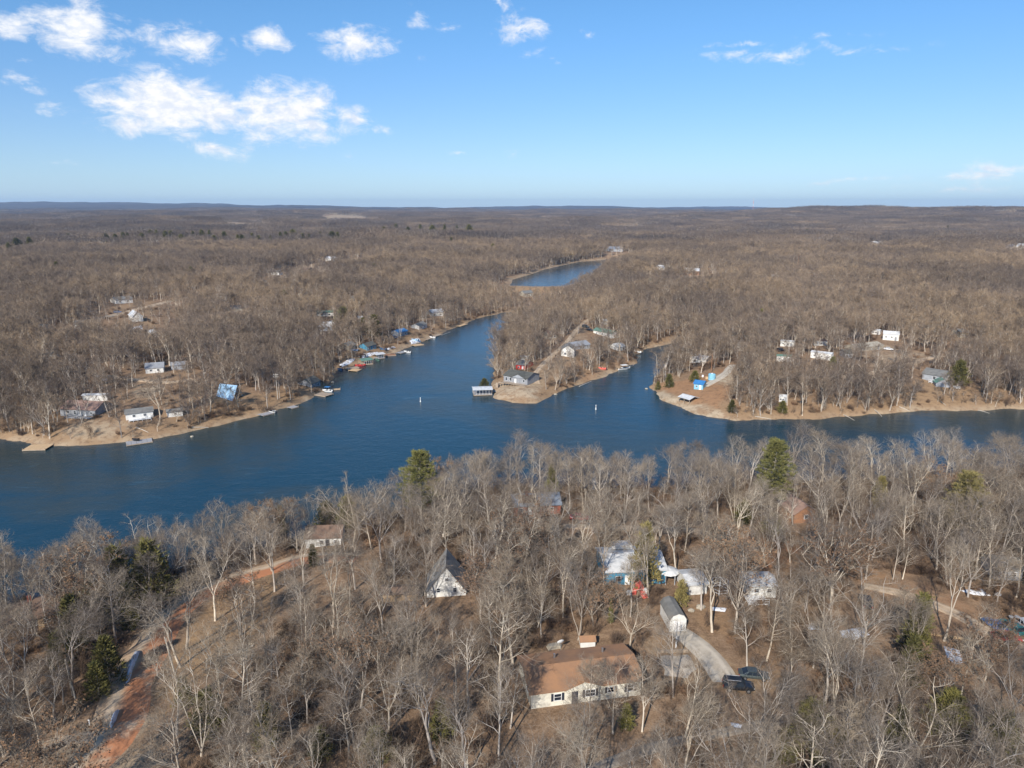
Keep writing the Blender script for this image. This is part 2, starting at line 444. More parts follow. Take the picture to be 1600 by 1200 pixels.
# ------------------------------------------------------------------ clearings, zones painted on the ground
CLEAR = {  # name: (pixels, channel weights (sand, clay, grass), tree chance inside)
 'road_field': ([(238,1120),(250,1060),(280,990),(335,935),(420,893),(452,903),(440,955),(385,1010),(310,1075),(262,1120)], (0.2, 0.2, 0.8), 0.04),
 'yard': ([(1010,1003),(1040,985),(1105,985),(1155,1040),(1245,1050),(1262,1085),(1150,1092),(1060,1075),(1022,1065)], (0.35, 0.0, 0.6), 0.0),
 'yard_back': ([(1075,945),(1130,940),(1170,985),(1175,1035),(1120,1000),(1080,985)], (0.0, 0.25, 0.5), 0.15),
 'lot': ([(1385,900),(1450,908),(1545,955),(1575,1000),(1540,1012),(1440,985),(1345,955)], (0.30, 0.42, 0.3), 0.0),
 'lot_top': ([(1290,870),(1340,870),(1400,900),(1360,935),(1300,900)], (0.1, 0.35, 0.5), 0.15),
 'junction': ([(60,1195),(90,1150),(150,1125),(235,1115),(262,1200),(200,1260),(60,1260)], (0.55, 0.1, 0.3), 0.0),
 'back_road': ([(880,812),(1095,812),(1105,838),(1000,845),(890,832)], (0.4, 0.35, 0.2), 0.1),
 'orange_bank': ([(1150,838),(1240,832),(1262,870),(1200,890),(1150,870)], (0.1, 0.65, 0.1), 0.15),
 'house_yard': ([(470,845),(540,840),(545,862),(480,868)], (0.1, 0.1, 0.6), 0.0),
 'sand_bank': ([(95,672),(130,655),(200,657),(215,670),(175,688),(130,693),(90,688)], (0.6, 0.1, 0.1), 0.3),
 'left_yards': ([(150,588),(330,575),(345,600),(300,640),(190,630)], (0.2, 0.05, 0.35), 0.42),
 'left_drive': ([(215,600),(250,590),(262,600),(240,625),(205,620)], (0.7, 0.0, 0.2), 0.0),
 'aframe_yard': ([(330,620),(400,615),(480,612),(470,628),(400,645),(340,660),(300,668)], (0.1, 0.1, 0.6), 0.5),
 'peninsula_tip': ([(768,603),(785,596),(836,593),(850,600),(848,612),(842,626),(800,629),(776,619)], (0.75, 0.3, 0.1), 0.0),
 'peninsula_drive': ([(838,602),(833,582),(848,564),(868,548),(888,526),(905,506),(922,504),(915,522),(930,540),(900,548),(905,562),(868,580),(852,604)], (0.42, 0.1, 0.3), 0.30),
 'peninsula_shore': ([(880,608),(900,585),(950,562),(990,553),(996,562),(985,573),(930,592)], (0.3, 0.35, 0.4), 0.6),
 'point': ([(1012,603),(1050,598),(1100,585),(1125,574),(1150,576),(1148,600),(1130,640),(1120,652),(1090,648),(1035,625)], (0.15, 0.48, 0.62), 0.0),
 'point_beach': ([(1008,603),(1030,610),(1075,628),(1125,640),(1150,652),(1150,662),(1090,652),(1035,630)], (0.95, 0.1, 0.0), 0.0),
 'point_gravel': ([(1112,588),(1140,580),(1160,598),(1130,604)], (0.95, 0.0, 0.0), 0.0),
 'rv_yard': ([(1335,548),(1380,535),(1410,545),(1478,556),(1440,572),(1360,574)], (0.55, 0.12, 0.3), 0.06),
 'rv_yard_two': ([(1210,560),(1300,556),(1330,572),(1270,590),(1215,580)], (0.1, 0.1, 0.4), 0.35),
 'grey_house_yard': ([(1430,590),(1500,585),(1530,610),(1520,638),(1430,640),(1400,610)], (0.15, 0.1, 0.6), 0.25),
 'left_far_yard': ([(165,480),(240,468),(260,480),(225,498),(175,498)], (0.25, 0.0, 0.5), 0.1),
 'left_far_yard_two': ([(180,500),(240,494),(245,512),(190,525)], (0.3, 0.0, 0.5), 0.3),
 'boathouse_shore': ([(525,572),(560,558),(600,545),(660,520),(700,505),(705,516),(650,540),(600,558),(545,575)], (0.4, 0.25, 0.2), 0.15),
 'far_houses': ([(415,428),(470,414),(560,402),(570,412),(500,427),(430,438)], (0.55, 0.0, 0.2), 0.1),
 'pond_house': ([(940,395),(980,393),(985,403),(945,405)], (0.5, 0.4, 0.0), 0.05),
 'dam_face': ([(790,447),(885,449),(885,458),(800,457)], (0.25, 0.25, 0.6), 0.0),
 'build_site': ([(1055,424),(1100,420),(1115,432),(1072,438)], (0.6, 0.4, 0.0), 0.1),
 'far_clear_a': ([(345,349),(410,347),(420,355),(350,358)], (0.7, 0.2, 0.0), 0.0),
 'far_clear_b': ([(495,341),(575,338),(585,345),(505,348)], (0.8, 0.0, 0.0), 0.0),
 'lake_house_yard': ([(795,790),(900,790),(900,815),(800,815)], (0.1, 0.3, 0.3), 0.1),
}
CL_P = {k: (poly_at(v[0]), v[1], v[2]) for k, v in CLEAR.items()}
ROADS = {  # name: (pixels, width, lift, material key)
 'dirt_road': ([(120,1215),(165,1165),(192,1110),(205,1070),(222,1030),(252,985),(285,948),(330,920),(375,902),(430,887),(480,872),(560,870)], 7.4, 'road'),
 'side_track': ([(60,1165),(110,1155),(165,1150)], 3.0, 'sandroad'),
 'driveway': ([(1058,984),(1080,1000),(1105,1022),(1125,1048),(1135,1066)], 4.6, 'gravel'),
 'lot_road': ([(1600,1012),(1540,985),(1500,962),(1450,940),(1400,925),(1350,915)], 3.4, 'sandroad'),
 'lower_road': ([(900,1215),(960,1190),(1030,1165),(1100,1150),(1180,1135),(1250,1120)], 2.2, 'dullgravel'),
 'lake_road': ([(880,822),(950,824),(1020,828),(1085,830),(1160,850),(1200,862)], 4.0, 'sandroad'),
 'hillside_road': ([(100,512),(150,500),(210,485),(270,470),(320,458)], 6.0, 'sandroad'),
 'shore_lane': ([(100,575),(150,585),(200,592),(260,598),(300,592)], 3.0, 'sandroad'),
 'peninsula_lane': ([(840,600),(838,582),(860,558),(885,535),(905,510),(925,496)], 3.0, 'sandroad'),
 'camp_lane': ([(1215,588),(1260,590),(1330,588),(1400,575),(1450,560),(1475,556)], 4.0, 'sandroad'),
 'point_lane': ([(1100,604),(1118,594),(1135,582),(1145,570)], 4.0, 'gravel'),
}
def spline(P, step=2.0):
    out = []
    P = [P[0]]+list(P)+[P[-1]]
    for i in range(1, len(P)-2):
        a, b, c, e = (np.array(q) for q in P[i-1:i+3])
        n = max(2, int(np.linalg.norm(c-b)/step))
        for k in range(n):
            t = k/n
            out.append(0.5*((2*b)+(-a+c)*t+(2*a-5*b+4*c-e)*t*t+(-a+3*b-3*c+e)*t**3))
    out.append(np.array(P[-2]))
    return np.array(out)
ROAD_P = {k: (spline(poly_at(v[0])), v[1], v[2]) for k, v in ROADS.items()}

# ------------------------------------------------------------------ ground
NA, NR = 430, 640
ang = np.radians(np.linspace(-58, 58, NA))
rad = np.concatenate([np.geomspace(42, 1400, 420, endpoint=False), np.geomspace(1400, 15000, NR-420)])
AA, RR = np.meshgrid(ang, rad)
GX, GY = RR*np.sin(AA), RR*np.cos(AA)
GZ, GD, GP = height(GX, GY, full=True)
verts = np.stack([GX, GY, GZ], -1).reshape(-1, 3)
ii = np.arange(NR*NA).reshape(NR, NA)
quads = np.stack([ii[:-1, :-1], ii[:-1, 1:], ii[1:, 1:], ii[1:, :-1]], -1).reshape(-1, 4)
me = bpy.data.meshes.new('ground')
me.vertices.add(len(verts)); me.vertices.foreach_set('co', verts.ravel())
me.loops.add(quads.size); me.loops.foreach_set('vertex_index', quads.ravel())
me.polygons.add(len(quads)); me.polygons.foreach_set('loop_start', np.arange(0, quads.size, 4)); me.polygons.foreach_set('loop_total', np.full(len(quads), 4))
me.polygons.foreach_set('use_smooth', np.ones(len(quads), bool))
me.update(calc_edges=True)
zone = np.zeros((NR*NA, 4), np.float32); zone[:, 3] = 1
fx, fy = GX.ravel(), GY.ravel()
for k, (pl, w_, ch) in CL_P.items():
    x0, y0 = pl.min(0)-6; x1, y1 = pl.max(0)+6
    sel = np.where((fx > x0) & (fx < x1) & (fy > y0) & (fy < y1))[0]
    if not len(sel): continue
    dd = sdf(pl, fx[sel], fy[sel])+(vnoise(fx[sel]/3, fy[sel]/3, 11)-0.5)*4
    wgt = 1-sstep(-2.5, 1.5, dd)
    for c in range(3):
        zone[sel, c] = zone[sel, c]*(1-wgt)+w_[c]*wgt
# bare tan margin along the far shores
gd = GD.ravel(); band = np.exp(-(np.maximum(gd, 0)/(1.2+4*vnoise(fx/9, fy/9, 14)))**2)*(fy > 215)*(gd > -3)
zone[:, 0] = np.maximum(zone[:, 0], band*0.6*(0.35+vnoise(fx/15, fy/15, 12)))
zone[:, 2] = np.maximum(zone[:, 2], np.exp(-(np.maximum(gd, 0)/22.0)**2)*(fy > 215)*0.55)
bandp = np.exp(-(np.maximum(GP.ravel(), 0)/7.0)**2)
zone[:, 0] = np.maximum(zone[:, 0], bandp*0.6)
cn = me.attributes.new('wooded', 'FLOAT', 'POINT'); cn.data.foreach_set('value', sstep(6400, 8200, RR).ravel().astype(np.float32))
ca = me.color_attributes.new('zone', 'FLOAT_COLOR', 'POINT'); ca.data.foreach_set('color', zone.ravel())
ground = bpy.data.objects.new('ground', me); col.objects.link(ground); structure(ground)
m, T, b = principled('forest_floor')
tc = T.n('ShaderNodeTexCoord').outputs['Object']
zn = T.n('ShaderNodeAttribute', attribute_name='zone'); sp = T.n('ShaderNodeSeparateColor'); T.put(sp.inputs[0], zn.outputs['Color'])
big = T.noise(tc, 0.035, 4, 0.6); mid = T.noise(tc, 0.35, 6, 0.7); fin = T.noise(tc, 3.0, 5, 0.75)
lit = T.mix(T.ramp(mid, 0.3, 0.7), (0.175, 0.108, 0.063), (0.34, 0.225, 0.138))
lit = T.mix(T.m('MULTIPLY', T.ramp(big, 0.4, 0.65), 0.55), lit, (0.21, 0.142, 0.094))
lit = T.mix(T.m('MULTIPLY', T.ramp(fin, 0.42, 0.75), 0.6), lit, (0.40, 0.29, 0.19))
lit = T.mix(T.m('MULTIPLY', T.ramp(fin, 0.48, 0.25), 0.6), lit, (0.065, 0.042, 0.028))
sand = T.mix(T.ramp(mid, 0.3, 0.7), (0.50, 0.405, 0.285), (0.38, 0.295, 0.20))
sand = T.mix(T.m('MULTIPLY', T.ramp(fin, 0.50, 0.70), 0.6), sand, (0.24, 0.18, 0.12))
sand = T.mix(T.m('MULTIPLY', T.ramp(T.noise(tc, 0.16, 5, 0.7), 0.46, 0.6), 0.8), sand, (0.28, 0.18, 0.105))
clay = T.mix(T.ramp(mid, 0.3, 0.7), (0.40, 0.17, 0.075), (0.30, 0.165, 0.09))
gras = T.mix(T.ramp(mid, 0.35, 0.65), (0.40, 0.265, 0.145), (0.25, 0.16, 0.085))
gras = T.mix(T.m('MULTIPLY', T.ramp(fin, 0.5, 0.8), 0.5), gras, (0.36, 0.27, 0.15))
brk = T.m('MULTIPLY', T.m('SUBTRACT', mid, 0.5), 0.7)
def zmask(o): return T.ramp(T.m('ADD', o, T.m('MULTIPLY', brk, T.ramp(o, 0.02, 0.3))), 0.08, 0.92)
c = T.mix(zmask(sp.outputs[2]), lit, gras)
c = T.mix(zmask(sp.outputs[1]), c, clay)
c = T.mix(zmask(sp.outputs[0]), c, sand)
c = T.mix(T.m('MULTIPLY', T.ramp(T.noise(tc, 0.55, 6, 0.75), 0.50, 0.62), 0.55), c, (0.15, 0.095, 0.058))
c = T.mix(T.n('ShaderNodeAttribute', attribute_name='wooded').outputs['Fac'], c, T.mix(T.ramp(T.noise(tc, 0.004, 5, 0.7), 0.4, 0.6), (0.052, 0.044, 0.040), (0.090, 0.075, 0.062)))
# wet dark rim where the bank meets the water
T.put(b.inputs['Base Color'], c); b.inputs['Roughness'].default_value = 0.95; b.inputs['Specular IOR Level'].default_value = 0.1
bn = T.n('ShaderNodeBump'); bn.inputs['Strength'].default_value = 0.8; bn.inputs['Distance'].default_value = 0.35
T.put(bn.inputs['Height'], T.m('ADD', mid, T.m('MULTIPLY', fin, 0.4))); T.nt.links.new(bn.outputs[0], b.inputs['Normal'])
me.materials.append(m)

def road_mat(name, a, b_, rut, snowy=False, clay=False):
    m, T, b = principled(name)
    tc = T.n('ShaderNodeTexCoord').outputs['Object']
    u = T.n('ShaderNodeAttribute', attribute_name='across').outputs['Fac']
    n_ = T.noise(tc, 0.5, 6, 0.7); f_ = T.noise(tc, 5.0, 4, 0.7)
    c = T.mix(T.ramp(n_, 0.35, 0.65), a, b_)
    uu = T.m('ADD', u, T.m('MULTIPLY', T.m('SUBTRACT', T.noise(tc, 0.25, 3, 0.5), 0.5), 0.25))
    r1 = T.m('SUBTRACT', 1.0, T.ramp(T.m('ABSOLUTE', T.m('SUBTRACT', uu, 0.3)), 0.02, 0.10))
    r2 = T.m('SUBTRACT', 1.0, T.ramp(T.m('ABSOLUTE', T.m('SUBTRACT', uu, 0.7)), 0.02, 0.10))
    c = T.mix(T.m('MULTIPLY', T.m('MAXIMUM', r1, r2), 0.6), c, rut)
    if clay:
        c = T.mix(T.m('MULTIPLY', T.ramp(uu, 0.36, 0.52), T.ramp(T.noise(tc, 0.16, 5, 0.7), 0.30, 0.50)), c, (0.46, 0.19, 0.085))
    c = T.mix(T.m('MULTIPLY', T.ramp(f_, 0.5, 0.8), 0.4), c, (0.20, 0.15, 0.10))
    T.put(b.inputs['Base Color'], c); b.inputs['Roughness'].default_value = 0.95
    bn = T.n('ShaderNodeBump'); bn.inputs['Strength'].default_value = 0.6; bn.inputs['Distance'].default_value = 0.15
    T.put(bn.inputs['Height'], n_); T.nt.links.new(bn.outputs[0], b.inputs['Normal'])
    return m
M['road'] = road_mat('rutted_dirt', (0.52, 0.385, 0.25), (0.38, 0.26, 0.165), (0.58, 0.47, 0.34), clay=True)
M['sandroad'] = road_mat('sandy_dirt', (0.48, 0.36, 0.24), (0.36, 0.26, 0.17), (0.54, 0.43, 0.31))
M['dullgravel'] = road_mat('dull_gravel', (0.30, 0.255, 0.20), (0.22, 0.17, 0.125), (0.34, 0.30, 0.24))
M['gravel'] = road_mat('pale_gravel', (0.50, 0.44, 0.35), (0.40, 0.34, 0.265), (0.56, 0.50, 0.41))
for k, (P, w_, mk) in ROAD_P.items():
    n = len(P); tg = np.gradient(P, axis=0); tg /= np.linalg.norm(tg, axis=1)[:, None]+1e-9
    nm = np.stack([tg[:, 1], -tg[:, 0]], 1)
    K = 9; us = np.linspace(0, 1, K)
    wl = w_*(0.85+0.4*vnoise(P[:, 0]/9, P[:, 1]/9, 21)); wl2 = w_*(0.85+0.4*vnoise(P[:, 0]/9, P[:, 1]/9, 22))
    X = P[:, None, 0]+nm[:, None, 0]*((us-0.5)[None]*np.where(us[None] < .5, wl[:, None], wl2[:, None]))
    Y = P[:, None, 1]+nm[:, None, 1]*((us-0.5)[None]*np.where(us[None] < .5, wl[:, None], wl2[:, None]))
    far_ = float(np.hypot(*P.mean(0)))
    lift = 0.06+far_*0.0006
    edge = (1-np.abs(us*2-1)**4)
    endf = np.minimum(np.arange(n), np.arange(n)[::-1])[:, None]*2.0/w_
    rag = (vnoise(X/0.8, Y/0.8, 23)*0.5+vnoise(X/2.6, Y/2.6, 24)*0.7-0.35)
    Z = height(X, Y)+lift*np.minimum(1, (edge[None]*2.2-0.35+rag*1.1*(1-edge[None]*0.5)))-0.5*np.clip(1-endf+rag, 0, 1)*(lift+0.1)-0.1*(edge[None] < 0.01)
    vs = np.stack([X, Y, Z], -1).reshape(-1, 3)
    fs = [(i*K+j, i*K+j+1, (i+1)*K+j+1, (i+1)*K+j) for i in range(n-1) for j in range(K-1)]
    me_ = bpy.data.meshes.new(k); me_.from_pydata(vs.tolist(), [], [f[::-1] for f in fs]); me_.polygons.foreach_set('use_smooth', [True]*len(fs))
    at_ = me_.attributes.new('across', 'FLOAT', 'POINT'); at_.data.foreach_set('value', np.tile(us, n).astype(np.float32))
    me_.materials.append(M[mk]); o = bpy.data.objects.new(k, me_); col.objects.link(o); structure(o)

# ------------------------------------------------------------------ water
def water_mat():
    m, T, b = principled('lake_water')
    tc = T.n('ShaderNodeTexCoord').outputs['Object']
    big = T.noise(T.v('MULTIPLY', tc, (1, 1.6, 1)), 0.0075, 5, 0.6, 0.8)
    streak = T.noise(T.v('MULTIPLY', tc, (0.5, 2.2, 1)), 0.12, 6, 0.7, 1.2)
    c = T.mix(T.ramp(big, 0.44, 0.58), (0.006, 0.037, 0.060), (0.026, 0.042, 0.043))
    c = T.mix(T.m('MULTIPLY', T.ramp(streak, 0.56, 0.80), 0.45), c, (0.06, 0.13, 0.18))
    T.put(b.inputs['Base Color'], c)
    T.put(b.inputs['Roughness'], T.m('ADD', 0.06, T.m('MULTIPLY', T.ramp(big, 0.40, 0.62), 0.10)))
    b.inputs['IOR'].default_value = 1.33
    w1 = T.noise(T.v('MULTIPLY', tc, (1, 1.8, 1)), 0.9, 4, 0.6, 0.5)
    w2 = T.noise(T.v('MULTIPLY', tc, (1, 1.6, 1)), 0.16, 3, 0.5, 0.5)
    bn = T.n('ShaderNodeBump'); bn.inputs['Strength'].default_value = 0.38; bn.inputs['Distance'].default_value = 0.22
    T.put(bn.inputs['Height'], T.m('ADD', w1, T.m('MULTIPLY', w2, 1.5))); T.nt.links.new(bn.outputs[0], b.inputs['Normal'])
    return m
M['water'] = water_mat()
lw = MB().add([(-520, 60, 0), (760, 60, 0), (760, 700, 0), (-520, 700, 0)], [(0, 1, 2, 3)]).build('lake_water', M['water']); structure(lw)
pa, pb = POND.min(0)-8, POND.max(0)+8
cpx, cpy = POND.mean(0)
pw_ = MB().add([(*(np.array([cpx, cpy])+(q-np.array([cpx, cpy]))*1.03), PZ) for q in POND], [tuple(range(len(POND)))]).build('pond_water', M['water']); structure(pw_)

# ------------------------------------------------------------------ trees: shapes
class TreeGen:
    def __init__(s, seed):
        s.r = random.Random(seed); s.wood = MB(); s.crown = MB()
    def poly(s, st, d, L, n, up, wob):
        pts = [Vector(st)]; d = Vector(d).normalized()
        for i in range(n):
            d = (d+Vector((s.r.gauss(0, wob), s.r.gauss(0, wob), s.r.gauss(0, wob)*0.6+up))).normalized()
            pts.append(pts[-1]+d*(L/n))
        return pts
    def blade(s, mb, a, b, w):
        d = b-a
        sd = d.cross(Vector((s.r.uniform(-1, 1), s.r.uniform(-1, 1), s.r.uniform(-1, 1))))
        if sd.length < 1e-6: return
        sd = sd.normalized()*w*0.5
        mb.add([a-sd, a+sd, b], [(0, 1, 2)])
    def ribbon(s, mb, pts, w):
        d = pts[-1]-pts[0]
        sd = d.cross(Vector((s.r.uniform(-1, 1), s.r.uniform(-1, 1), s.r.uniform(-1, 1))))
        if sd.length < 1e-6: return
        sd = sd.normalized()
        vs = []
        for i, p in enumerate(pts[:-1]):
            k = w*0.5*(1-0.7*i/(len(pts)-1)); vs += [p-sd*k, p+sd*k]
        vs.append(pts[-1]); n = len(pts)-1
        fs = [(2*i, 2*i+1, 2*i+3, 2*i+2) for i in range(n-1)]+[(2*n-2, 2*n-1, 2*n)]
        mb.add(vs, fs)
    def child_dir(s, d, ang):
        d = d.normalized(); a = d.orthogonal().normalized(); b = d.cross(a); t = s.r.uniform(0, 6.283)
        return (d*math.cos(ang)+(a*math.cos(t)+b*math.sin(t))*math.sin(ang)).normalized()
    def branch(s, st, d, L, r, lev, q):
        """q: dict(level -> children), wmul width multiplier, stop level"""
        if lev >= q['last']:
            for _ in range(1):
                s.blade(s.crown, Vector(st), Vector(st)+Vector(d).normalized()*L, q['tw'])
            return
        if lev == q['last']-1:
            pts = s.poly(st, d, L, 2, 0.05, 0.16)
            s.ribbon(s.crown, pts, max(2*r, q['tw']*1.3))
        else:
            n = 4 if lev == 1 else 3
            pts = s.poly(st, d, L, n, 0.07 if lev == 1 else 0.03, 0.2)
            r = max(r, 0.022 if lev == 2 else 0.035); rs = [r*(1-0.72*i/n) for i in range(n+1)]
            (s.wood if lev <= 2 else s.crown).tube(pts, rs, q['sides'][lev], cap=False)
        nch = q['ch'][lev]
        for i in range(nch):
            t = (i+0.6+s.r.uniform(-.4, .4))/nch
            t = 0.22+0.78*min(max(t, 0), 1)
            k = min(int(t*(len(pts)-1)), len(pts)-2); f = t*(len(pts)-1)-k
            p = pts[k].lerp(pts[k+1], f)
            dd = s.child_dir(pts[k+1]-pts[k], R(s.r.uniform(24, 66)))
            dd.z += 0.12
            Lc = L*s.r.uniform(0.5, 0.85)*(1.1-0.45*t)
            s.branch(p, dd, max(Lc, 0.6), max(r*0.45*(1-0.5*t), 0.01), lev+1, q)
        if lev >= q['last']-2:
            s.blade(s.crown, pts[-1], pts[-1]+(pts[-1]-pts[-2])*0.9, q['tw'])
    def decid(s, H, form, q):
        r0 = H*0.0135*q.get('thick', 1)
        if form == 'straight':
            T_ = s.poly((0, 0, -0.6), (s.r.gauss(0, .03), s.r.gauss(0, .03), 1), H*0.88, 8, 0.1, 0.05)
            rs = [r0*(1.25 if i == 0 else 1-0.8*(i/8)) for i in range(9)]
            s.wood.tube(T_, rs, q['sides'][0], cap=False)
            n = q['ch'][0]
            for i in range(n):
                t = 0.36+0.64*(i+s.r.random()*0.8)/n
                k = min(int(t*8), 7); p = T_[k].lerp(T_[k+1], t*8-k)
                dd = s.child_dir(T_[k+1]-T_[k], R(s.r.uniform(42, 74))); dd.z += 0.28
                s.branch(p, dd, H*s.r.uniform(0.22, 0.38)*(1.3-0.75*t), r0*0.42*(1.15-0.75*t), 1, q)
        else:
            base = {'forked': [0.34], 'broad': [0.26], 'multi': [0.04]}[form][0]
            T_ = s.poly((0, 0, -0.6), (s.r.gauss(0, .05), s.r.gauss(0, .05), 1), H*base+0.6, 4, 0.1, 0.05)
            s.wood.tube(T_, [r0*(1.35, 1.1, 1.0, .95, .9)[i] for i in range(5)], q['sides'][0], cap=False)
            nl = {'forked': 3, 'broad': 5, 'multi': 4}[form]
            a0 = s.r.uniform(0, 6.28)
            for j in range(nl):
                an = a0+j*6.283/nl+s.r.uniform(-.4, .4)
                tilt = {'forked': s.r.uniform(10, 26), 'broad': s.r.uniform(16, 46), 'multi': s.r.uniform(7, 20)}[form]
                dd = Vector((math.sin(R(tilt))*math.cos(an), math.sin(R(tilt))*math.sin(an), math.cos(R(tilt))))
                Ll = H*(1-base)*s.r.uniform(0.82, 1.0)
                L_ = s.poly(T_[-1], dd, Ll, 7, 0.05, 0.12)
                rr = r0*{'forked': .62, 'broad': .55, 'multi': .5}[form]*s.r.uniform(.8, 1.1)
                s.wood.tube(L_, [rr*(1-0.82*i/7) for i in range(8)], max(3, q['sides'][0]-1), cap=False)
                n = max(3, int(q['ch'][0]*1.5/nl))
                for i in range(n):
                    t = (0.12 if form == 'broad' else 0.3)+0.85*(i+s.r.random()*.8)/n
                    t = min(t, .98); k = min(int(t*7), 6); p = L_[k].lerp(L_[k+1], t*7-k)
                    d2 = s.child_dir(L_[k+1]-L_[k], R(s.r.uniform(30, 62))); d2.z += 0.25
                    s.branch(p, d2, H*s.r.uniform(.17, .32)*(1.25-0.6*t), rr*.45*(1.1-.7*t), 1, q)
        return s
NEAR_Q = dict(last=4, ch={0: 14, 1: 6, 2: 6, 3: 5}, sides={0: 6, 1: 4, 2: 3}, tw=0.022, thick=1.0)
MID_Q = dict(last=3, ch={0: 13, 1: 8, 2: 7}, sides={0: 4, 1: 3}, tw=0.062)
FAR_Q = dict(last=3, ch={0: 6, 1: 4, 2: 5}, sides={0: 3, 1: 3}, tw=0.22, thick=1.3)
NEARG = []
NEAR = []   # (height, form, trunk mesh, crown mesh)
for i, (H, form) in enumerate([(15, 'straight'), (17, 'forked'), (14, 'broad'), (16, 'straight'), (13, 'multi'), (18, 'forked'), (12, 'straight'), (16, 'broad'), (15, 'multi'), (9, 'straight')]):
    g = TreeGen(100+i).decid(H, form, NEAR_Q)
    NEAR.append((H, form, g.wood.mesh('trunk', M['bark'], True), g.crown.mesh('crown', M['twig']))); NEARG.append(g)
def leafy(seed):
    g = TreeGen(seed).decid(13, 'broad', NEAR_Q); n1 = len(g.crown.f); V = list(g.crown.v)
    for _ in range(2600):
        q = Vector(g.r.choice(V)); 
        if q.z < 4: continue
        g.blade(g.crown, q, q+Vector((g.r.gauss(0, .16), g.r.gauss(0, .16), g.r.gauss(-.05, .12))), .2)
    me = g.crown.mesh('crown', M['twig']); me.materials.append(M['deadleaf']); me.polygons.foreach_set('material_index', [0]*n1+[1]*(len(g.crown.f)-n1))
    return (13, 'leafy', g.wood.mesh('trunk', M['bark'], True), me)
NEAR.append(leafy(777))
for i, (H, form) in enumerate([(14, 'straight'), (14, 'forked'), (18, 'straight'), (13, 'broad'), (12, 'multi')]):
    g = TreeGen(150+i).decid(H, form, NEAR_Q)
    NEAR.append((H, form, g.wood.mesh('trunk', M['bark'], True), g.crown.mesh('crown', M['twig'])))
def joined(g, name, m1, m2):
    n1 = len(g.wood.f); mb = MB(); mb.add(g.wood.v, g.wood.f); mb.add(g.crown.v, g.crown.f)
    me = mb.mesh(name, m1); me.materials.append(m2)
    me.polygons.foreach_set('material_index', [0]*n1+[1]*(len(mb.f)-n1)); return me
def proto_coll(name, meshes):
    c = bpy.data.collections.new(name)
    for i, me in enumerate(meshes):
        c.objects.link(bpy.data.objects.new('%s_shape_%02d' % (name, i), me))
    return c
NEARC = proto_coll('near_woods', [joined(g, 'near_woods', M['bark'], M['twig']) for g in NEARG[:8]])
MIDC = proto_coll('woods', [joined(TreeGen(200+i).decid(15, f, MID_Q), 'woods', M['bark'], M['far_twig']) for i, f in enumerate(['straight', 'forked', 'broad', 'straight', 'multi', 'straight'])])
def grove(seed, size=56, n=70):
    r = random.Random(seed); mb = MB(); idx = []
    shapes = [TreeGen(300+k).decid(15, f, FAR_Q) for k, f in enumerate(['straight', 'forked', 'broad'])]
    for _ in range(n):
        g = r.choice(shapes); a = r.uniform(0, 6.28); sc_ = r.uniform(.7, 1.15); x, y = r.uniform(-size/2, size/2), r.uniform(-size/2, size/2)
        ca_, sa_ = math.cos(a)*sc_, math.sin(a)*sc_
        for src, mi in ((g.wood, 0), (g.crown, 1)):
            mb.add([(v[0]*ca_-v[1]*sa_+x, v[0]*sa_+v[1]*ca_+y, v[2]*sc_) for v in src.v], src.f); idx += [mi]*len(src.f)
    me = mb.mesh('groves', M['bark']); me.materials.append(M['grove_twig']); me.polygons.foreach_set('material_index', idx); return me
GROVEC = proto_coll('groves', [grove(i) for i in range(3)])

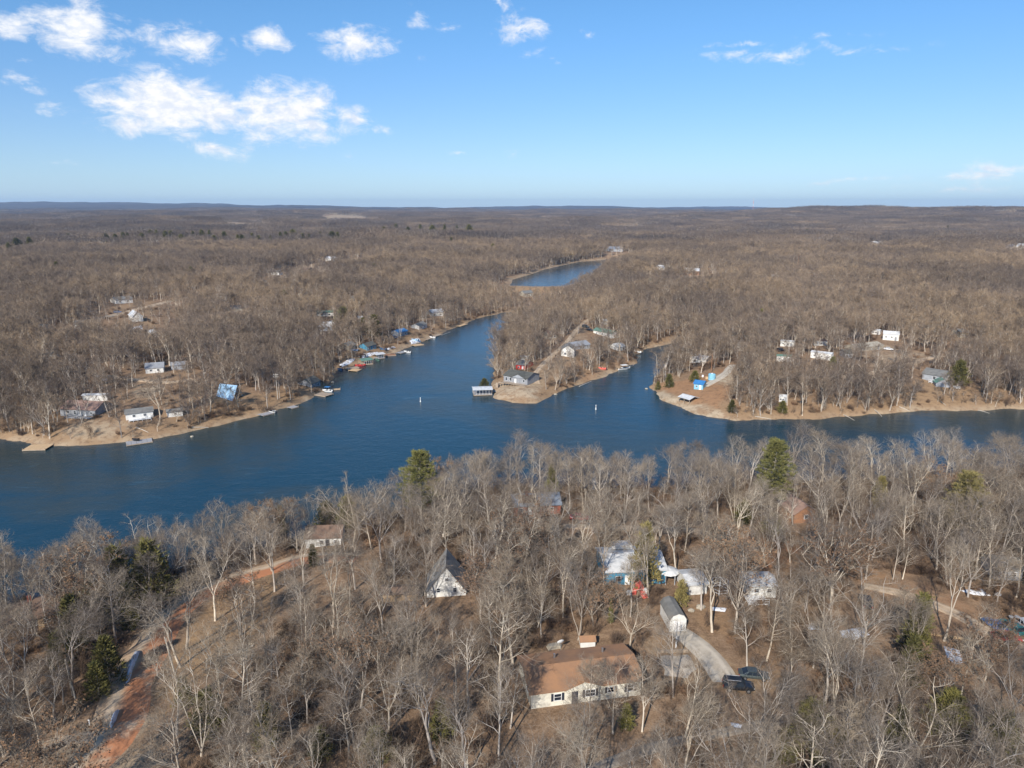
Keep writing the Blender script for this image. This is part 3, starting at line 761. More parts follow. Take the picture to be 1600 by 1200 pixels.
def evergreen(seed, H, W_, kind):
    """cedar: dense ragged cone; pine: tiers of tufted boughs on a clear trunk"""
    r = random.Random(seed); t = MB(); c = MB()
    t.tube([(0, 0, -.5), (r.gauss(0, .1), r.gauss(0, .1), H*.5), (r.gauss(0, .12), r.gauss(0, .12), H*.97)], [H*.014, H*.010, .02], 6, cap=False)
    def tuft(p, d, L, w, n):
        for _ in range(n):
            q = p+Vector((r.gauss(0, L*.35), r.gauss(0, L*.35), r.gauss(0, L*.22)))
            dd = (d+Vector((r.gauss(0, .6), r.gauss(0, .6), r.gauss(0.1, .5)))).normalized()
            s_ = dd.cross(Vector((r.uniform(-1, 1), r.uniform(-1, 1), r.uniform(-1, 1))))
            if s_.length < .01: continue
            s_ = s_.normalized()*w*.5; e = q+dd*L*r.uniform(.6, 1.1)
            c.add([q-s_, q+s_, e], [(0, 1, 2)])
    if kind == 'cedar':
        n = 330
        for i in range(n):
            z = (0.06+0.94*(i/n)**0.85); prof = (1-z)**0.75*(0.55+0.45*min(1, z*5))
            a = r.uniform(0, 6.283); rr = W_*.5*prof*r.uniform(.35, 1.1)*(1+.22*math.sin(a*3+seed)+.15*math.sin(z*17+a*2))
            p = Vector((rr*math.cos(a), rr*math.sin(a), z*H)); d = Vector((math.cos(a), math.sin(a), .9))
            tuft(p, d, .42+W_*.05, .13+.012*W_, 7)
            if i % 6 == 0: t.tube([(0, 0, z*H*.9), p], [.03, .01], 3, cap=False)
    else:
        nt_ = 15
        for i in range(nt_):
            z = 0.30+0.68*i/(nt_-1); Rr = W_*.5*(1-((z-.45)/.62)**2 if z > .45 else .75+.25*(z-.3)/.15)*r.uniform(.8, 1.1)+.3
            for j in range(8):
                a = j*6.283/8+r.uniform(-.4, .4)+i; L = Rr*r.uniform(.7, 1.1)
                p1 = Vector((L*math.cos(a), L*math.sin(a), z*H+L*.18)); p0_ = Vector((0, 0, z*H))
                t.tube([p0_, p0_.lerp(p1, .5)+Vector((0, 0, -.1)), p1], [.05, .03, .012], 3, cap=False)
                for k in range(6):
                    q = p0_.lerp(p1, .28+.75*k/5)+Vector((r.gauss(0, .2), r.gauss(0, .2), r.gauss(.05, .1)))
                    tuft(q, Vector((math.cos(a), math.sin(a), .7)), .55, .12, 15)
    return t.mesh('trunk', M['bark'], True), c.mesh('crown', None)
CEDAR = [evergreen(i, 7, w, 'cedar') for i, w in enumerate((4.2, 3.2, 5.6))]
PINE = [evergreen(20+i, 15, w, 'pine') for i, w in enumerate((7.5, 6.5))]
def brush_mesh(seed, H=2.2, W_=2.6, n=260, leaf=0.0):
    r = random.Random(seed); mb = MB(); g = TreeGen(seed)
    for i in range(n):
        a = r.uniform(0, 6.28); rr = r.random()**.5*W_*.5
        p = Vector((rr*math.cos(a)*.5, rr*math.sin(a)*.5, r.uniform(-.1, H*.4)))
        e = Vector((rr*math.cos(a)+r.gauss(0, .3), rr*math.sin(a)+r.gauss(0, .3), H*r.uniform(.5, 1.05)*(1-.35*rr/(W_*.5))))
        g.blade(mb, p, e, r.uniform(.03, .07))
    for i in range(int(n*leaf)):
        a = r.uniform(0, 6.28); rr = r.random()**.5*W_*.5
        p = Vector((rr*math.cos(a), rr*math.sin(a), r.uniform(.2, H))); g.blade(mb, p, p+Vector((r.gauss(0, .2), r.gauss(0, .2), r.gauss(0, .12))), .16)
    return mb
def sapling(seed, H=5.0):
    g = TreeGen(seed); mb = MB()
    for _ in range(g.r.randint(2, 4)):
        d = Vector((g.r.gauss(0, .22), g.r.gauss(0, .22), 1)); h = H*g.r.uniform(.6, 1)
        P = g.poly((g.r.gauss(0, .3), g.r.gauss(0, .3), -.2), d, h, 5, .05, .09)
        mb.tube(P, [.045, .04, .032, .024, .016, .006], 3, cap=False)
        for i in range(26):
            t = g.r.uniform(.18, .98)*5; k = min(int(t), 4); p = P[k].lerp(P[k+1], t-k); dd = g.child_dir(P[k+1]-P[k], R(g.r.uniform(25, 65))); dd.z += .2
            L = H*g.r.uniform(.1, .26); q = p+dd.normalized()*L; g.blade(mb, p, q, .035)
            for _ in range(5):
                s_ = p.lerp(q, g.r.uniform(.3, .95)); g.blade(mb, s_, s_+g.child_dir(q-p, R(g.r.uniform(20, 60)))*L*g.r.uniform(.4, .7), .026)
    return mb.mesh('undergrowth', M['brush'])
BRUSHC = proto_coll('undergrowth', [sapling(501), sapling(502, 6.5), sapling(503, 4), brush_mesh(1).mesh('undergrowth', M['brush']), brush_mesh(2, 2.6, 2.2).mesh('undergrowth', M['brush']),
                                    brush_mesh(3, 1.4, 3.0, 220, .5).mesh('undergrowth', M['brush']), brush_mesh(4, 1.2, 2.4, 120, 2.4).mesh('undergrowth', M['deadleaf'])])

# ------------------------------------------------------------------ where trees may stand
KEEP = []     # (x, y, radius, chance left inside)
def keep_clear(x, y, rad_, depth=0.0, chance=0.0):
    """keep a building free of trees, and mostly the strip in front of it, as in the place itself"""
    KEEP.append((x, y, rad_, chance))
    if depth:
        dd = math.hypot(x, y)
        nk_ = max(3, int(depth/(rad_*.8)))
        for k in range(1, nk_+1):
            f = depth*k/nk_
            KEEP.append((x-x/dd*f, y-y/dd*f, rad_*(0.95-.3*k/nk_), (0.03+.12*k/nk_) if y < 215 else (.10+.25*k/nk_)))
FRONT = {'dirt_road': ((4, 9, 14, 18, 22), 5.2, .02), 'driveway': ((4, 8), 3.5, .05), 'lot_road': ((5, 10, 15, 20), 5, .05), 'hillside_road': ((12, 26, 42, 60), 11, .16), 'lake_road': ((5, 12, 18), 4.5, .22)}
for k, (offs, r_, ch) in FRONT.items():
    P = ROAD_P[k][0]
    for i in range(0, len(P), max(2, int(r_/2.5))):
        d_ = math.hypot(*P[i])
        if k == 'hillside_road' and P[i][0] < -330: continue
        for o_ in offs: KEEP.append((P[i][0]*(1-o_/d_), P[i][1]*(1-o_/d_), r_, ch))
for k in ('far_clear_a', 'far_clear_b', 'far_houses', 'build_site', 'left_far_yard', 'left_far_yard_two', 'rv_yard', 'left_drive'):
    for q in CL_P[k][0]:
        d_ = math.hypot(*q)
        for o_ in ((18, 40, 65) if d_ > 500 else (8, 18)): KEEP.append((q[0]*(1-o_/d_), q[1]*(1-o_/d_), 16 if d_ > 500 else 7, .15))
CL_P['field_front'] = (poly_at([(262,1120),(310,1075),(385,1010),(440,955),(452,903),(470,930),(465,990),(430,1050),(350,1110),(300,1160)]), None, 0.07)
CL_P['junction_front'] = (poly_at([(20,1200),(60,1165),(262,1190),(300,1320),(0,1320)]), None, 0.04)
CL_P['lot_front'] = (poly_at([(1345,955),(1440,985),(1540,1012),(1590,1020),(1590,1050),(1440,1035),(1330,990)]), None, 0.05)
def chance_at(X, Y):
    X = np.asarray(X, float); Y = np.asarray(Y, float)
    p = np.ones(X.shape)
    for k, (pl, w_, ch) in CL_P.items():
        p = np.where(sdf(pl, X, Y) < 0.5, np.minimum(p, ch), p)
    for k, (P, w_, mk) in ROAD_P.items():
        for i in range(0, len(P), 2):
            p = np.where((X-P[i, 0])**2+(Y-P[i, 1])**2 < (w_*0.5+1.3)**2, np.minimum(p, .5 if k == 'lower_road' else 0), p)
    for x, y, r_, ch in KEEP:
        p = np.where((X-x)**2+(Y-y)**2 < r_*r_, np.minimum(p, ch), p)
    return p

# ------------------------------------------------------------------ buildings
LANDMARK = []   # (x, y, phrase) that tree labels may refer to
def frame_of(A, B):
    """stand a front wall between two points of the ground; gives centre, turn and width"""
    a, b = at(*A), at(*B)
    v = b-a
    return a, math.atan2(v.y, v.x), math.hypot(v.x, v.y), min(a.z, b.z)
def window_on(parent, x, y, z, w, h, face='front', shutters=None, frame='trimwhite', bars=True):
    f = MB(); t = .09; g = MB()
    if face == 'front':
        for bx in ((x-w/2, z, t, h), (x+w/2, z, t, h)): f.box((bx[0], y-.03, bx[1]), (t, .1, bx[3]+t))
        for bz in (z-h/2, z+h/2): f.box((x, y-.032, bz), (w-t, .1, t))
        if bars: f.box((x, y-.02, z), (w-t, .06, .05))
        g.box((x, y-.01, z), (w-t, .04, h-t))
    else:
        sgn = -1 if face == 'left' else 1
        for by in (y-w/2, y+w/2): f.box((x+sgn*.03, by, z), (.1, t, h+t))
        for bz in (z-h/2, z+h/2): f.box((x+sgn*.032, y, bz), (.1, w-t, t))
        g.box((x+sgn*.01, y, z), (.04, w-t, h-t))
    fo = f.build('window', M[frame], parent); g.build('pane', M['glass'], fo)
    if shutters and face == 'front':
        for s_ in (-1, 1):
            MB().box((x+s_*(w/2+.26), y-.04, z), (.34, .05, h+.1)).build('shutter', M[shutters], parent)
    return fo
def door_on(parent, x, y, z0, w=.95, h=2.05, m='trimwhite'):
    d_ = MB().box((x, y-.03, z0+h/2), (w, .07, h)).build('door', M[m], parent)
    MB().box((x+w*.35, y-.09, z0+h*.48), (.06, .06, .12)).build('handle', M['alu'], d_)
def gable_roof(W_, D, zt, rise, oh, th, m, parent, ridge='x', name='roof'):
    """ridge 'x' runs along the front wall, 'y' away from it; wall box spans x 0..W, y 0..D"""
    mb = MB()
    if ridge == 'x':
        s_ = rise/(D/2)
        prof = [(-oh, zt-oh*s_), (D/2, zt+rise), (D+oh, zt-oh*s_), (D+oh, zt-oh*s_+th), (D/2, zt+rise+th), (-oh, zt-oh*s_+th)]
        mb.prism(prof, -oh, W_+oh, 'x')
    else:
        s_ = rise/(W_/2)
        prof = [(-oh, zt-oh*s_), (W_/2, zt+rise), (W_+oh, zt-oh*s_), (W_+oh, zt-oh*s_+th), (W_/2, zt+rise+th), (-oh, zt-oh*s_+th)]
        mb.prism(prof, -oh, D+oh, 'y')
    # the profile is concave: split it in two slabs
    mb2 = MB()
    if ridge == 'x':
        for a_, b_ in (((-oh, zt-oh*s_), (D/2, zt+rise)), ((D/2, zt+rise), (D+oh, zt-oh*s_))):
            mb2.prism([a_, b_, (b_[0], b_[1]+th), (a_[0], a_[1]+th)], -oh, W_+oh, 'x')
    else:
        for a_, b_ in (((-oh, zt-oh*s_), (W_/2, zt+rise)), ((W_/2, zt+rise), (W_+oh, zt-oh*s_))):
            mb2.prism([a_, b_, (b_[0], b_[1]+th), (a_[0], a_[1]+th)], -oh, D+oh, 'y')
    return mb2.build(name, m, parent)
def house(name, label, cat, A, B, D, wh, rise, wall, roof, ridge='x', wins=(), doors=(), group=None, oh=.35, found=1.2, deck=None, chimney=None, clear=16, phrase=None, side=(), dz=0.0, shutters=None, flat=False):
    a, rz, W_, zb = frame_of(A, B)
    t = thing(name, (a.x, a.y, zb+dz), rz, label, cat, group)
    mb = MB()
    if flat:
        mb.box((W_/2, D/2, wh/2), (W_, D, wh))
    elif ridge == 'x':
        mb.prism([(0, 0), (D, 0), (D, wh), (D/2, wh+rise), (0, wh)], 0, W_, 'x')
    else:
        mb.prism([(0, 0), (W_, 0), (W_, wh), (W_/2, wh+rise), (0, wh)], 0, D, 'y')
    mb.build('wall', M[wall], t)
    MB().box((W_/2, D/2, -found/2-.004), (W_-.12, D-.12, found)).build('foundation', M['concrete'], t)
    if flat:
        ro = MB().box((W_/2, D/2, wh+.08), (W_+oh, D+oh, .14)).build('roof', M[roof], t)
    else:
        ro = gable_roof(W_, D, wh+.02, rise, oh, .13, M[roof], t, ridge)
    for (fx_, z, w_, h_) in wins: window_on(t, fx_*W_, 0, z, w_, h_, shutters=shutters)
    for (fy_, z, w_, h_) in side: window_on(t, 0, fy_*D, z, w_, h_, 'left')
    for (fx_, m_) in doors: door_on(t, fx_*W_, 0, .05, m=m_)
    if chimney: MB().box((W_*chimney[0], D*chimney[1], wh+rise+.2), (.6, .6, 1.6)).build('chimney', M['brick'], ro)
    if deck:
        x0, x1, y0, z_, m_ = deck
        dk = MB(); dk.box(((x0+x1)/2*W_, -y0/2-.01, z_), ((x1-x0)*W_, y0, .14)); dko = dk.build('deck', M[m_], t)
        rl = MB(); n = max(3, int((x1-x0)*W_/1.3))
        for i in range(n+1):
            x_ = (x0+(x1-x0)*i/n)*W_; rl.box((x_, -y0+.05, z_+.55), (.07, .07, .95))
        rl.box(((x0+x1)/2*W_, -y0+.05, z_+1.05), ((x1-x0)*W_, .09, .07)); rl.box(((x0+x1)/2*W_, -y0+.05, z_+.55), ((x1-x0)*W_, .05, .05))
        rl.build('railing', M[m_], dko)
        for i in range(n+1):
            x_ = (x0+(x1-x0)*i/n)*W_; MB().box((x_, -y0+.14, z_/2-.9), (.12, .12, z_+1.66)).build('post', M[m_], dko)
    c_ = t.location+Vector((math.cos(rz)*W_/2-math.sin(rz)*D/2, math.sin(rz)*W_/2+math.cos(rz)*D/2, 0))
    keep_clear(c_.x, c_.y, max(W_, D)*.55+1.5, clear)
    if phrase: LANDMARK.append((c_.x, c_.y, phrase))
    return t

# --- the near manufactured house with its centre gable
h1 = house('manufactured_house', 'long cream house with tan shingle roof and dark shutters beside the driveway', 'house', (830,1108), (1001,1086), 8.6, 2.75, 1.15, 'cream', 'brownroof',
           wins=[(.235, 1.55, 1.1, 1.15), (.53, 1.55, 1.5, 1.15), (.90, 1.55, 1.0, 1.15), (.72, 1.65, 1.0, .9)], doors=[(.39, 'darktrim')], clear=0, phrase='the long cream house', side=[(.3, 1.7, .9, 1.0)], shutters='darktrim', oh=.4)
W1 = frame_of((830,1108), (1001,1086))[2]
g_ = MB(); gx0, gx1 = .30*W1, .64*W1; gm = (gx0+gx1)/2
MB().prism([(gx0, 2.70), (gx1, 2.70), (gm, 3.78)], -.46, -.02, 'y').build('gable', M['cream'], h1)
for s_ in (-1, 1):
    e_ = gm+s_*(gm-gx0+.2)
    g_.prism([(e_, 2.66), (gm, 3.80), (gm, 3.92), (e_, 2.78)], -.50, 3.4, 'y')
g_.build('porch_roof', M['brownroof'], h1)
for k_ in (.30, .76): MB().box((W1*k_, 6.4, 3.85), (.25, .25, .7)).build('vent_pipe', M['alu'], h1)
KEEP += [(h1.location.x+math.cos(h1.rotation_euler.z)*W1*f_-0, h1.location.y+math.sin(h1.rotation_euler.z)*W1*f_+o_, 5.0, 0.0) for f_ in (.1, .3, .5, .7, .9) for o_ in (0, 4, -4)]
KEEP += [(h1.location.x+W1*f_, h1.location.y-o_, 5.5, ch_) for f_ in (.05, .3, .55, .8) for o_, ch_ in ((7, 0), (13, .02), (18, .12), (23, .35))]
keep_clear(h1.location.x+W1+6, h1.location.y+6, 5, 6, .3)

# --- gambrel shed
a, rz, W_, zb = frame_of((1046,987), (1069,985)); W_ = 2.9
t = thing('garden_shed', (a.x, a.y, zb), rz-R(5), 'white shed with rounded grey barn roof at the top of the gravel driveway', 'shed')
prof = [(0, 0), (W_, 0), (W_, 2.3), (W_*.83, 3.05), (W_/2, 3.4), (W_*.17, 3.05), (0, 2.3)]
MB().prism(prof, 0, 5.6, 'y').build('wall', M['white'], t)
rf = MB(); pr = [(-.12, 2.24), (W_*.16, 3.1), (W_/2, 3.46), (W_*.84, 3.1), (W_+.12, 2.24)]
for i in range(4):
    a_, b_ = pr[i], pr[i+1]; rf.prism([a_, b_, (b_[0], b_[1]+.09), (a_[0], a_[1]+.09)], -.15, 5.75, 'y')
rf.build('roof', M['greyroof'], t)
dr = MB().box((W_/2, -.04, 1.05), (1.5, .06, 1.95)).build('door', M['trimwhite'], t); MB().box((W_/2+.1, -.1, 1.05), (.05, .06, .2)).build('handle', M['alu'], dr)
keep_clear(a.x+1.5, a.y+2.5, 5.0, 12); LANDMARK.append((a.x+1.5, a.y+2.5, 'the white barn-roofed shed'))
# --- post with a dark top in front of the shed
a = at(1056, 1012); t = thing('utility_post', a, 0, 'slim post, white below and dark above, in front of the white shed', 'post')
MB().tube([(0, 0, -.4), (0, 0, 2.2)], [.11, .11], 8).build('sleeve', M['trimwhite'], t); MB().tube([(0, 0, 2.2), (0, 0, 4.7)], [.085, .07], 8).build('shaft', M['greysiding'], t)
MB().box((0.0, -.16, 1.5), (.3, .16, .45)).build('meter_box', M['alu'], t)

# --- steep white gabled cottage
house('gabled_cottage', 'white cottage with steep dark roof and pointed front gable amid bare trees', 'cottage', (667,934), (728,930), 7.2, 1.2, 5.1, 'white', 'lightgreyroof', 'y',
      wins=[(.52, 3.7, .7, .6), (.3, 1.5, .7, .9), (.72, 1.5, .7, .9)], clear=34, phrase='the steep white gabled cottage', oh=.25)
for f_ in (.94, .89, .84, .79): KEEP.append((at(697,932)[0]*f_, at(697,932)[1]*f_, 5.5, 0))
house('lean_to', 'low shed of pale tan boards beside the steep white gabled cottage', 'shed', (597,941), (653,938), 3.0, 1.7, .5, 'tanwood', 'dkbrownroof', clear=8, found=.8)
house('lakeside_cottage', 'small white cottage with brown hipped roof above the dirt road', 'cottage', (478,857), (533,851), 6.0, 2.6, 1.6, 'white', 'dkbrownroof', wins=[(.45, 1.5, .8, .9), (.85, 1.5, .7, .9)], doors=[(.62, 'darktrim')], clear=28, phrase='the brown-roofed white cottage', side=[(.5, 1.5, .8, .9)])
lh = house('lakefront_house', 'brick house with blue grey metal roof at the edge of the lake', 'house', (803,806), (876,802), 7.6, 2.5, 1.6, 'brick', 'greymetal', wins=[(.15, 1.4, 1.0, .9), (.5, 1.4, 1.2, .9), (.8, 1.4, 1.0, .9)], doors=[(.34, 'trimwhite')], clear=44, phrase='the brick lake house', chimney=(.3, .4))
MB().box((3.4, 1.9, 3.55), (4.2, 2.6, .12), rx=math.atan2(1.6, 3.8)).build('roof_patch', M['dkbrownroof'], lh)['label'] = 'dark brown patch on the metal roof'  # thin dark brown sheet over the left part of the front slope
bh = house('blue_house', 'blue house with white metal roof behind the orange plastic slide', 'house', (947,914), (1040,912), 10.0, 3.0, 1.3, 'bluewall', 'whitemetal', wins=[(.2, 1.5, 1.0, 1.0), (.48, 1.5, 1.2, 1.0), (.78, 1.5, 1.0, 1.0)], doors=[(.35, 'trimwhite')], clear=26, phrase='the blue house')
MB().box((4.6, 8.2, 4.5), (4.2, 2.2, .8)).build('dormer', M['whitemetal'], bh)
house('pink_roofed_cabin', 'cabin of orange stained wood with pinkish brown roof behind the tall pine', 'cabin', (1240,818), (1277,815), 7.5, 2.5, 1.9, 'orangewood', 'pinkroof', 'y', wins=[(.5, 1.5, 1.0, 1.0)], clear=34, phrase='the pink-roofed cabin')
house('brown_house', 'low dark brown house with tan brown roof at the shore by the dirt road', 'house', (8,998), (95,972), 8.0, 2.4, 1.7, 'brownwall', 'dkbrownroof', wins=[(.5, 1.4, 1.3, 1.0), (.78, 1.4, 1.0, 1.0)], doors=[(.65, 'tanwood')], clear=22, phrase='the dark brown shore house', chimney=(.55, .5))
house('white_outbuilding', 'white sheet metal outbuilding half hidden behind trees near the white gazebo', 'shed', (1076,930), (1104,928), 5.5, 2.2, .7, 'white', 'whitemetal', clear=20, phrase='the white metal outbuilding')
lk = house('white_mobile_home', 'white mobile home with snow on its roof behind a white railed deck', 'mobile home', (1168,934), (1212,934), 5.0, 2.5, .6, 'white', 'whitemetal', wins=[(.3, 1.5, .9, .8), (.75, 1.5, .9, .8)], deck=(-.15, .55, 3.2, .5, 'trimwhite'), clear=21, phrase='the white mobile home')
house('pale_cottage', 'pale grey cottage glimpsed behind bare trees beyond the strip of snow', 'cottage', (1552,905), (1596,908), 6, 2.4, 1.2, 'bluegrey', 'greyroof', wins=[(.3, 1.4, .8, .9), (.7, 1.4, .8, .9)], clear=9, phrase='the pale grey cottage')
house('dog_house', 'tiny white and brick hut behind the long cream house', 'hut', (907,1012), (930,1011), 1.5, 1.1, .5, 'white', 'brownroof', clear=0, found=.4, oh=.15)

# --- white gazebo and round tank beside the blue house
a = at(1124, 924); t = thing('gazebo', a, .2, 'white open gazebo frame between the outbuilding and the mobile home', 'gazebo')
for i in range(6):
    an = i*math.pi/3; MB().box((1.7*math.cos(an), 1.7*math.sin(an), 1.1), (.12, .12, 2.2)).build('post', M['trimwhite'], t)
for i in range(6):
    a0, a1 = i*math.pi/3, (i+1)*math.pi/3
    p0_, p1_ = Vector((1.7*math.cos(a0), 1.7*math.sin(a0), 0)), Vector((1.7*math.cos(a1), 1.7*math.sin(a1), 0))
    for z in (.35, .95, 2.2): MB().tube([p0_+Vector((0, 0, z)), p1_+Vector((0, 0, z))], [.05, .05], 4).build('rail', M['trimwhite'], t)
    MB().tube([p0_+Vector((0, 0, 2.2)), (0, 0, 3.0)], [.05, .05], 4).build('rafter', M['trimwhite'], t)
keep_clear(a.x, a.y, 3, 8)
a = at(1044, 908); t = thing('round_gazebo', a, 0, 'round garden pavilion with pale domed roof beside the blue house', 'pavilion')
mb = MB(); n = 12
prof_ = [(2.1, 2.15), (2.0, 2.3), (1.2, 2.75), (.1, 3.0)]
vs = [(r_*math.cos(2*math.pi*k/n), r_*math.sin(2*math.pi*k/n), z_) for r_, z_ in prof_ for k in range(n)]
fs = [(i*n+k, i*n+(k+1) % n, (i+1)*n+(k+1) % n, (i+1)*n+k) for i in range(3) for k in range(n)]+[tuple(range(n-1, -1, -1)), tuple(3*n+k for k in range(n))]
mb.add(vs, fs).build('roof', M['whitemetal'], t)
for k in range(6): MB().box((1.8*math.cos(k*math.pi/3), 1.8*math.sin(k*math.pi/3), 1.08), (.14, .14, 2.16)).build('post', M['bluegrey'], t)
keep_clear(a.x, a.y, 3, 8)
# --- slide, white barrel, fence panel
a = at(1001, 928); t = thing('garden_slide', a, .3, 'coral orange plastic slide standing before the blue house', 'slide')
mb = MB()
for i in range(7):
    y_ = -1.6+i*.5; z_ = .2+1.5*(1-math.cos(min(i/5, 1)*math.pi))/2
    mb.box((0, y_, z_), (.8, .56, .12), rx=.45 if 1 < i < 5 else 0)
    for s_ in (-1, 1): mb.box((s_*.43, y_, z_+.14), (.08, .56, .34), rx=.45 if 1 < i < 5 else 0)
mb.build('chute', M['coral'], t)
MB().box((0, 1.9, .8), (1.0, .9, 1.6), taper=.85).build('tower', M['coral'], t)
a = at(1009, 929); MBo = MB().tube([(0, 0, 0), (0, 0, .2), (0, 0, 1.1), (0, 0, 1.3)], [.42, .5, .5, .3], 12).build('barrel', M['trimwhite']); MBo.location = a; tag(MBo, 'white plastic barrel next to the coral slide', 'barrel')
a, rz, W_, zb = frame_of((980,930), (993,929)); t = thing('picket_fence', (a.x, a.y, zb), rz, 'short run of faded reddish white fence before the blue house', 'fence')
for i in range(7): MB().box((i*.28, 0, .55), (.2, .05, 1.15)).build('picket', M['trimwhite' if i < 4 else 'coral'], t)
MB().box((.84, .05, .8), (1.95, .05, .1)).build('rail', M['wood'], t)

# --- satellite dish, tarp heap, wall of the drive
a = at(876, 1022); t = thing('satellite_dish', a, R(200), 'white satellite dish on a mast behind the long cream house', 'satellite dish')
MB().tube([(0, 0, -.2), (0, 0, 2.0)], [.05, .05], 6).build('mast', M['alu'], t)
mb = MB(); n = 14; rg = [(0.02, 0), (.3, .05), (.55, .16), (.62, .22)]
mt = Matrix.Rotation(R(60), 3, 'X')
vs = [mt @ Vector((r_*math.cos(2*math.pi*k/n), r_*math.sin(2*math.pi*k/n), z_))+Vector((0, 0, 2.1)) for r_, z_ in rg for k in range(n)]
mb.add(vs, [(i*n+k, i*n+(k+1) % n, (i+1)*n+(k+1) % n, (i+1)*n+k) for i in range(3) for k in range(n)]).build('reflector', M['trimwhite'], t)
mb = MB().tube([(0, 0, 2.1), mt @ Vector((0, 0, .5))+Vector((0, 0, 2.1))], [.02, .02], 4); mb.build('feed_arm', M['alu'], t)
a = at(864, 1012); o = MB().box((0, 0, .3), (2.0, 1.2, .6), rz=.3, taper=.7).box((.9, .2, .2), (1.2, .8, .5), rz=-.4, taper=.8).build('tarp_heap', M['stone']); o.location = a; tag(o, 'heap under a pale tarpaulin behind the long cream house', 'tarp')
a, rz, W_, zb = frame_of((1028,1020), (1075,1019)); o = MB().box((W_/2, 0, .2), (W_, .25, .75)).build('retaining_wall', M['wood']); o.location = (a.x, a.y, zb); o.rotation_euler.z = rz; tag(o, 'low timber retaining wall across the head of the concrete pad', 'retaining wall')

# --- far shore, from the shore inwards: (name, label, cat, A, B, depth, wall h, rise, wall, roof, ridge, extra)
rh = house('ranch_house', 'grey house with long reddish brown roof and deck above the wooden dock', 'house', (95,650), (150,651), 9.5, 2.9, 2.0, 'greysiding', 'pinkroof', wins=[(.22, 1.7, 1.4, .9), (.42, 1.6, 1.0, 1.3), (.88, 1.7, 1.0, .8)], doors=[(.56, 'trimwhite'), (.7, 'trimwhite')], deck=(.25, .95, 2.6, .3, 'greywood'), clear=22, phrase='the grey ranch house')
house('travel_trailer', 'long white trailer parked behind the grey house with the reddish roof', 'trailer', (130,628), (168,626), 2.6, 2.6, .3, 'white', 'whitemetal', clear=6)
house('white_cottage', 'white cottage with dark roof and railed deck near the grey dock', 'cottage', (197,657), (240,652), 6.0, 2.4, 1.0, 'white', 'greyroof', wins=[(.3, 1.4, 1.0, .9), (.7, 1.4, 1.0, .9)], deck=(.1, .9, 2.4, .3, 'trimwhite'), clear=20, phrase='the white cottage by the grey dock')
house('small_trailer', 'small white trailer right of the white cottage on the far left shore', 'trailer', (262,652), (286,650), 3.5, 2.2, .6, 'white', 'greyroof', wins=[(.5, 1.3, .9, .6)], clear=18)
house('hillside_house', 'white house with snow on its roof uphill of the ranch house', 'house', (228,584), (256,582), 8, 2.4, 1.6, 'white', 'greysiding', wins=[(.3, 1.4, 1.0, .9), (.7, 1.4, 1.0, .9)], clear=22, phrase='the white hillside house')
house('grey_annex', 'low grey building right of the white hillside house', 'outbuilding', (268,578), (290,577), 6, 2.2, 1.0, 'bluegrey', 'greysiding', clear=14)
house('white_cabin', 'white cabin with grey roof alone in the left woods', 'cabin', (62,562), (87,561), 6, 2.5, 1.3, 'white', 'greyroof', wins=[(.5, 1.4, 1.0, .8)], clear=24, phrase='the white cabin in the left woods')
house('white_hut', 'small white hut left of the white cabin in the woods', 'hut', (36,553), (47,552), 4, 2.0, .8, 'white', 'whitemetal', clear=18)
a, rz, W_, zb = frame_of((364,627), (386,628))
t = thing('a_frame_cabin', (a.x, a.y, zb), rz+R(60), 'steep cabin with shining pale blue metal roof down to the ground by the far shore', 'cabin')
W_ = 6.4; Hh = 6.2
MB().prism([(0.1, 0), (W_-.1, 0), (W_/2, Hh-.15)], .4, 8.6, 'y').build('wall', M['brownwall'], t)
for s_, m_ in ((0, 'iceblue'), (1, 'iceblue')):
    p_ = [(-.2, 0), (W_/2, Hh), (W_/2, Hh+.15), (-.35, 0.02)] if s_ == 0 else [(W_/2, Hh), (W_+.2, 0), (W_+.35, .02), (W_/2, Hh+.15)]
    MB().prism(p_, 0, 9, 'y').build('roof', M[m_], t)
window_on(t, W_/2, .4, 1.6, 1.4, 1.4); window_on(t, W_/2, .4, 3.8, .8, .7)
dk = MB().box((W_/2+1, -1.4, .5), (5, 2.6, .14)).build('deck', M['wood'], t)
for x_ in (W_/2-1.3, W_/2+3.3): MB().box((x_, -2.6, 0), (.12, .12, 1.9)).build('post', M['wood'], dk)
keep_clear(a.x+3, a.y+5, 7, 24); LANDMARK.append((a.x+3, a.y+5, 'the blue-roofed steep cabin'))
house('roadside_house', 'white house at the hillside road in the left woods', 'house', (181,475), (208,473), 11, 3.0, 1.6, 'white', 'greyroof', wins=[(.25, 1.6, 1.2, 1.0), (.7, 1.6, 1.2, 1.0)], clear=52, phrase='the white roadside house')
house('white_barn', 'white gabled barn below the hillside road', 'barn', (208,503), (224,502), 12, 3.4, 2.6, 'white', 'whitemetal', 'y', clear=45)
house('long_low_house', 'grey beige house with long low roof in the left woods', 'house', (362,488), (390,487), 10, 2.6, 1.6, 'stone', 'greyroof', clear=50)
